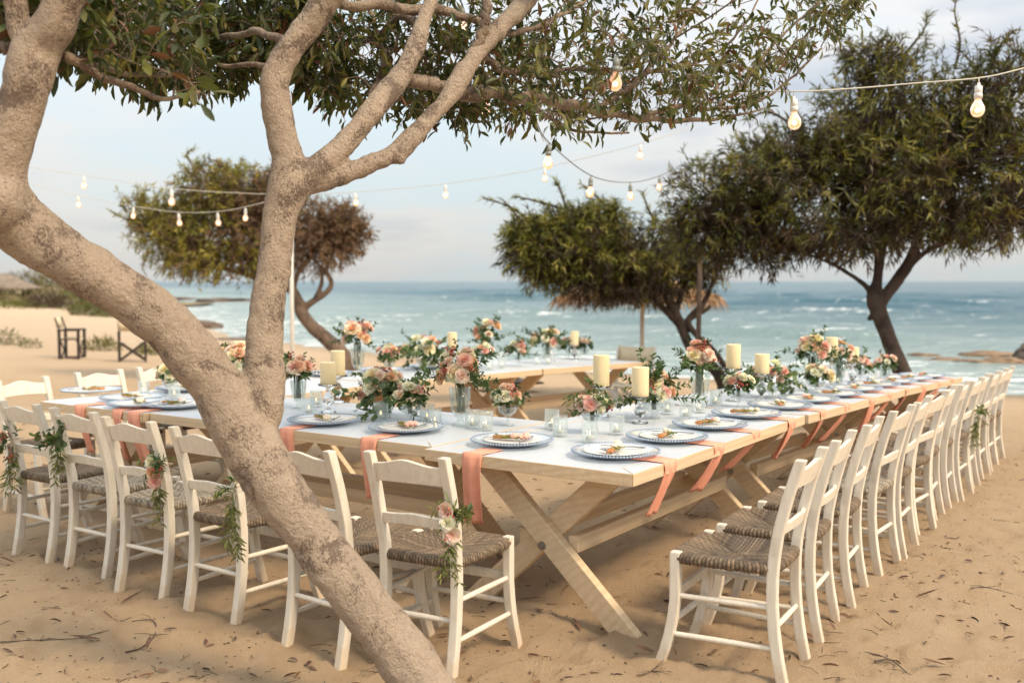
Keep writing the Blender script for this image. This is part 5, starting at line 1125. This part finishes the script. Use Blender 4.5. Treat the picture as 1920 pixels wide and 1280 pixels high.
for i_, (sx_, sy_, sd_, sr_, sz_, ns_) in enumerate([(5, 552, 64, 2.0, 1.0, 'behind the hut'), (95, 556, 63, 1.7, .8, 'above the brown bush'), (140, 566, 60, 1.5, .7, 'on the slope above the low green bush'), (60, 572, 58, 1.6, .7, 'between the hut and the brown bush'), (190, 570, 59, 1.5, .7, 'next to the leaning trunk'), (-25, 570, 58, 1.9, .9, 'at the very left edge')]):
    P_ = at(sx_, sy_, sd_); shrub(sx_, sy_, sd_, sr_, sz_, (GS, OS)[i_ % 2], 'scrubby dune bush ' + ns_, 420, .34, P_.z - .2)
shrub(215, 582, 55, 1.3, .5, GS, 'small green bush at the end of the dune', 500, .28)
shrub(12, 640, 27, .42, .42, GS, 'small green beach plant at the left edge', 200, .16); shrub(58, 648, 26, .25, .2, GS, 'tiny green beach plant right of the edge plant', 110, .12)
shrub(190, 648, 26, .5, .28, [(.24, .2, .09), (.17, .16, .06)], 'dry grass clump between the dark chairs', 260, .2); shrub(295, 660, 25, .5, .25, [(.2, .18, .08), (.15, .15, .05)], 'dry grass clump right of the dark chairs', 240, .2)
def rock(x, y, d, sx, sy, sz, label, mname='rock', seed=0, z=None):
    P = at(x, y, d); P.z = -.62 if z is None else z
    bm = bmesh.new(); bmesh.ops.create_icosphere(bm, subdivisions=4, radius=1)
    for v_ in bm.verts:
        c = v_.co; q = 1 + .95 * float(fbm(np.array([c.x * 1.7 + seed]), np.array([c.y * 1.7 + c.z * 2.1]), 4, seed)[0]); v_.co = Vector((c.x * sx * q, c.y * sy * q, c.z * sz * q))
    me = bpy.data.meshes.new('rock'); bm.to_mesh(me); bm.free(); me.materials.append(M[mname]); tag(obj('rock', me, None, P), label, 'rock', 'rocks at the water')
rock(383, 604, 46, .75, 1.0, .38, 'dark rock standing in the shallows left of the upright trunk', seed=1)
rock(430, 632, 36, 1.3, .8, .16, 'flat dark rock bank at the shore beside the trunk', seed=2); rock(340, 556, 110, 2.2, 2, .5, 'far dark reef at left', seed=3); rock(420, 557, 105, 3.0, 2, .4, 'far dark reef nearer the trunk', seed=4)
for q in [(1885, 681, 26, .9, .6, .17, 'largest brown rock of the shelf in the shallows at right'), (1822, 683, 26, .7, .5, .12, 'brown rock left of the largest one at right'), (1772, 676, 27, .55, .4, .10, 'small brown rock in the middle of the right shelf'), (1850, 668, 29, .9, .4, .13, 'brown rock behind the shelf at right'), (1735, 668, 29, .5, .35, .08, 'smallest brown rock at the left end of the shelf')]: rock(*q, 'rock_tan', int(q[0]) % 97, -.60)
rock(1925, 655, 27, .35, .4, .45, 'dark boulder at the right edge by the water', seed=7); rock(950, 714, 16.5, .5, .4, .10, 'dark driftwood lump beneath the left table', seed=8, z=-.12)

# ================================================================== LITTER ON THE SAND
random.seed(77); lt = Leaves(); tw = MB()
gcache = {}
def zsand(x, y):                       # height of the built sand sheet at a point
    th_ = math.atan2(x, y); r_ = math.hypot(x, y); a = np.array([x]); b_ = np.array([y])
    s0 = shore_s(a, b_); return float((ground_base(a, b_) + np.clip(1 - r_ / 45, 0, 1) * relief(a, b_) * np.clip(s0 / 3 + .3, .1, 1))[0])
NL = 12000; dL = 3.3 + 12 * RNG.random(NL) ** 2.2; xL = RNG.uniform(-.62, .62, NL) * dL
keep = vnoise(xL * 1.3, dL * 1.3, 5) + RNG.random(NL) * .8 > .7; xL = xL[keep]; dL = dL[keep]
zL = ground_base(xL, dL) + np.clip(1 - np.hypot(xL, dL) / 45, 0, 1) * relief(xL, dL) * np.clip(shore_s(xL, dL) / 3 + .3, .1, 1)
for x, y, z in zip(xL, dL, zL):
    z = z + .002; a = random.uniform(0, 6.28); q = random.random()
    if q < .80: L = random.uniform(.004, .022); lt.add('oval', (x, y, z), (math.cos(a), math.sin(a), random.uniform(-.1, .25)), L, L * random.uniform(.15, .5), jit(random.choice([(.10, .06, .04), (.07, .045, .03), (.16, .09, .05)]), .4))
    elif q < .93: L = random.uniform(.03, .075); lt.add('oval', (x, y, z + .003), (math.cos(a), math.sin(a), random.uniform(-.05, .25)), L, L * random.uniform(.12, .26), jit(random.choice([(.14, .075, .045), (.09, .05, .035), (.19, .10, .05)]), .4))
    else:
        L = random.uniform(.03, .10); b_ = a + random.uniform(-.6, .6); p1 = Vector((x + math.cos(a) * L * .5, y + math.sin(a) * L * .5, 0)); p2 = Vector((p1.x + math.cos(b_) * L * .5, p1.y + math.sin(b_) * L * .5, 0))
        p1.z = z + .004; p2.z = z + .003; tw.tube([(x, y, z), p1, p2], [.0016, .0014, .0008], 4)
tag(lt.build('leaf_litter', None, 'vcol'), 'small dry leaves and specks scattered over the sand', 'litter', kind='stuff'); tag(tw.build('twig_litter', 'twig'), 'small broken twigs scattered over the sand', 'litter', kind='stuff')
def fallen_leaf(x, y, L, rz, label):
    P = onz(x, y, 0); P.z = zsand(P.x, P.y) + .008; tv, tf = leaf_t([(.2, .13), (.45, .21), (.75, .15)], .55, -.12)
    o = obj('fallen_leaf', mesh_np('fallen_leaf', tv * L, tf, 'dry_leaf', None, False), None, P, (.12, random.uniform(-.5, .5), rz)); tag(o, label, 'leaf', 'fallen leaves on the sand')
for q in [(30, 1056, .13, 1.3, 'dry brown leaf at the left edge of the sand'), (225, 1130, .13, -.7, 'dry brown leaf below the third near chair'), (190, 1205, .13, 1.9, 'brown leaf at the end of the curved twig'), (275, 1222, .10, .2, 'brown leaf under the curved twig'),
          (1715, 1125, .14, -1.4, 'long pale brown leaf right of the right chairs'), (1540, 1195, .12, .8, 'orange brown leaf by the foot of the second right chair'), (1566, 1190, .08, .1, 'small curled leaf near the second right chair'), (1790, 1225, .14, 2.3, 'dark forked leaf at lower right'), (1775, 1255, .10, 1.4, 'small dark leaf under the forked one'),
          (1675, 1178, .09, .5, 'pale curled leaf in the right foreground'), (1230, 1235, .10, 1.2, 'dark leaf beside the front table leg'), (1090, 1180, .11, .4, 'dark leaf under the table between the feet')]: fallen_leaf(*q)
def fallen_twig(pts, label, r=.004):
    P = [onz(x, y, 0) for x, y in pts]; P = [Vector((p.x, p.y, zsand(p.x, p.y) + .006)) for p in P]; o = empty('fallen_twig', P[0], 0, label, 'twig', 'fallen twigs on the sand'); inv = Matrix.Translation(P[0]).inverted()
    q = MB().tube([Vector(c) for c in crv([tuple(p) for p in P], 5 * len(P))], np.linspace(r, r * .4, 5 * len(P)), 6, jit=.15).build('stem', 'twig'); q.parent = o; q.matrix_parent_inverse = inv
    for k in range(5):
        i = random.randint(1, len(P) - 2); a = P[i]; b_ = a + Vector((random.uniform(-.1, .1), random.uniform(-.08, .08), .006)); q = MB().tube([a, a.lerp(b_, .5) + Vector((.008, 0, .004)), b_], [r * .5, r * .4, r * .25], 4).build('side_twig', 'twig'); q.parent = o; q.matrix_parent_inverse = inv
fallen_twig([(235, 1224), (265, 1215), (290, 1190), (285, 1165), (225, 1160), (195, 1148)], 'curved branching twig in the left foreground')
fallen_twig([(0, 1212), (75, 1202), (150, 1200), (205, 1188)], 'long thin twig at lower left', .003); fallen_twig([(1195, 1275), (1220, 1262), (1245, 1245)], 'short twig between the table foot and the right chair', .003)
fallen_twig([(1640, 1245), (1670, 1240), (1700, 1262)], 'dark twig cluster in the right foreground', .005); fallen_twig([(1776, 1018), (1790, 1008), (1802, 1022)], 'small hooked twig beside the right chair row', .004); fallen_twig([(1820, 1113), (1850, 1108), (1900, 1112)], 'thin curved twig at the right edge', .003)
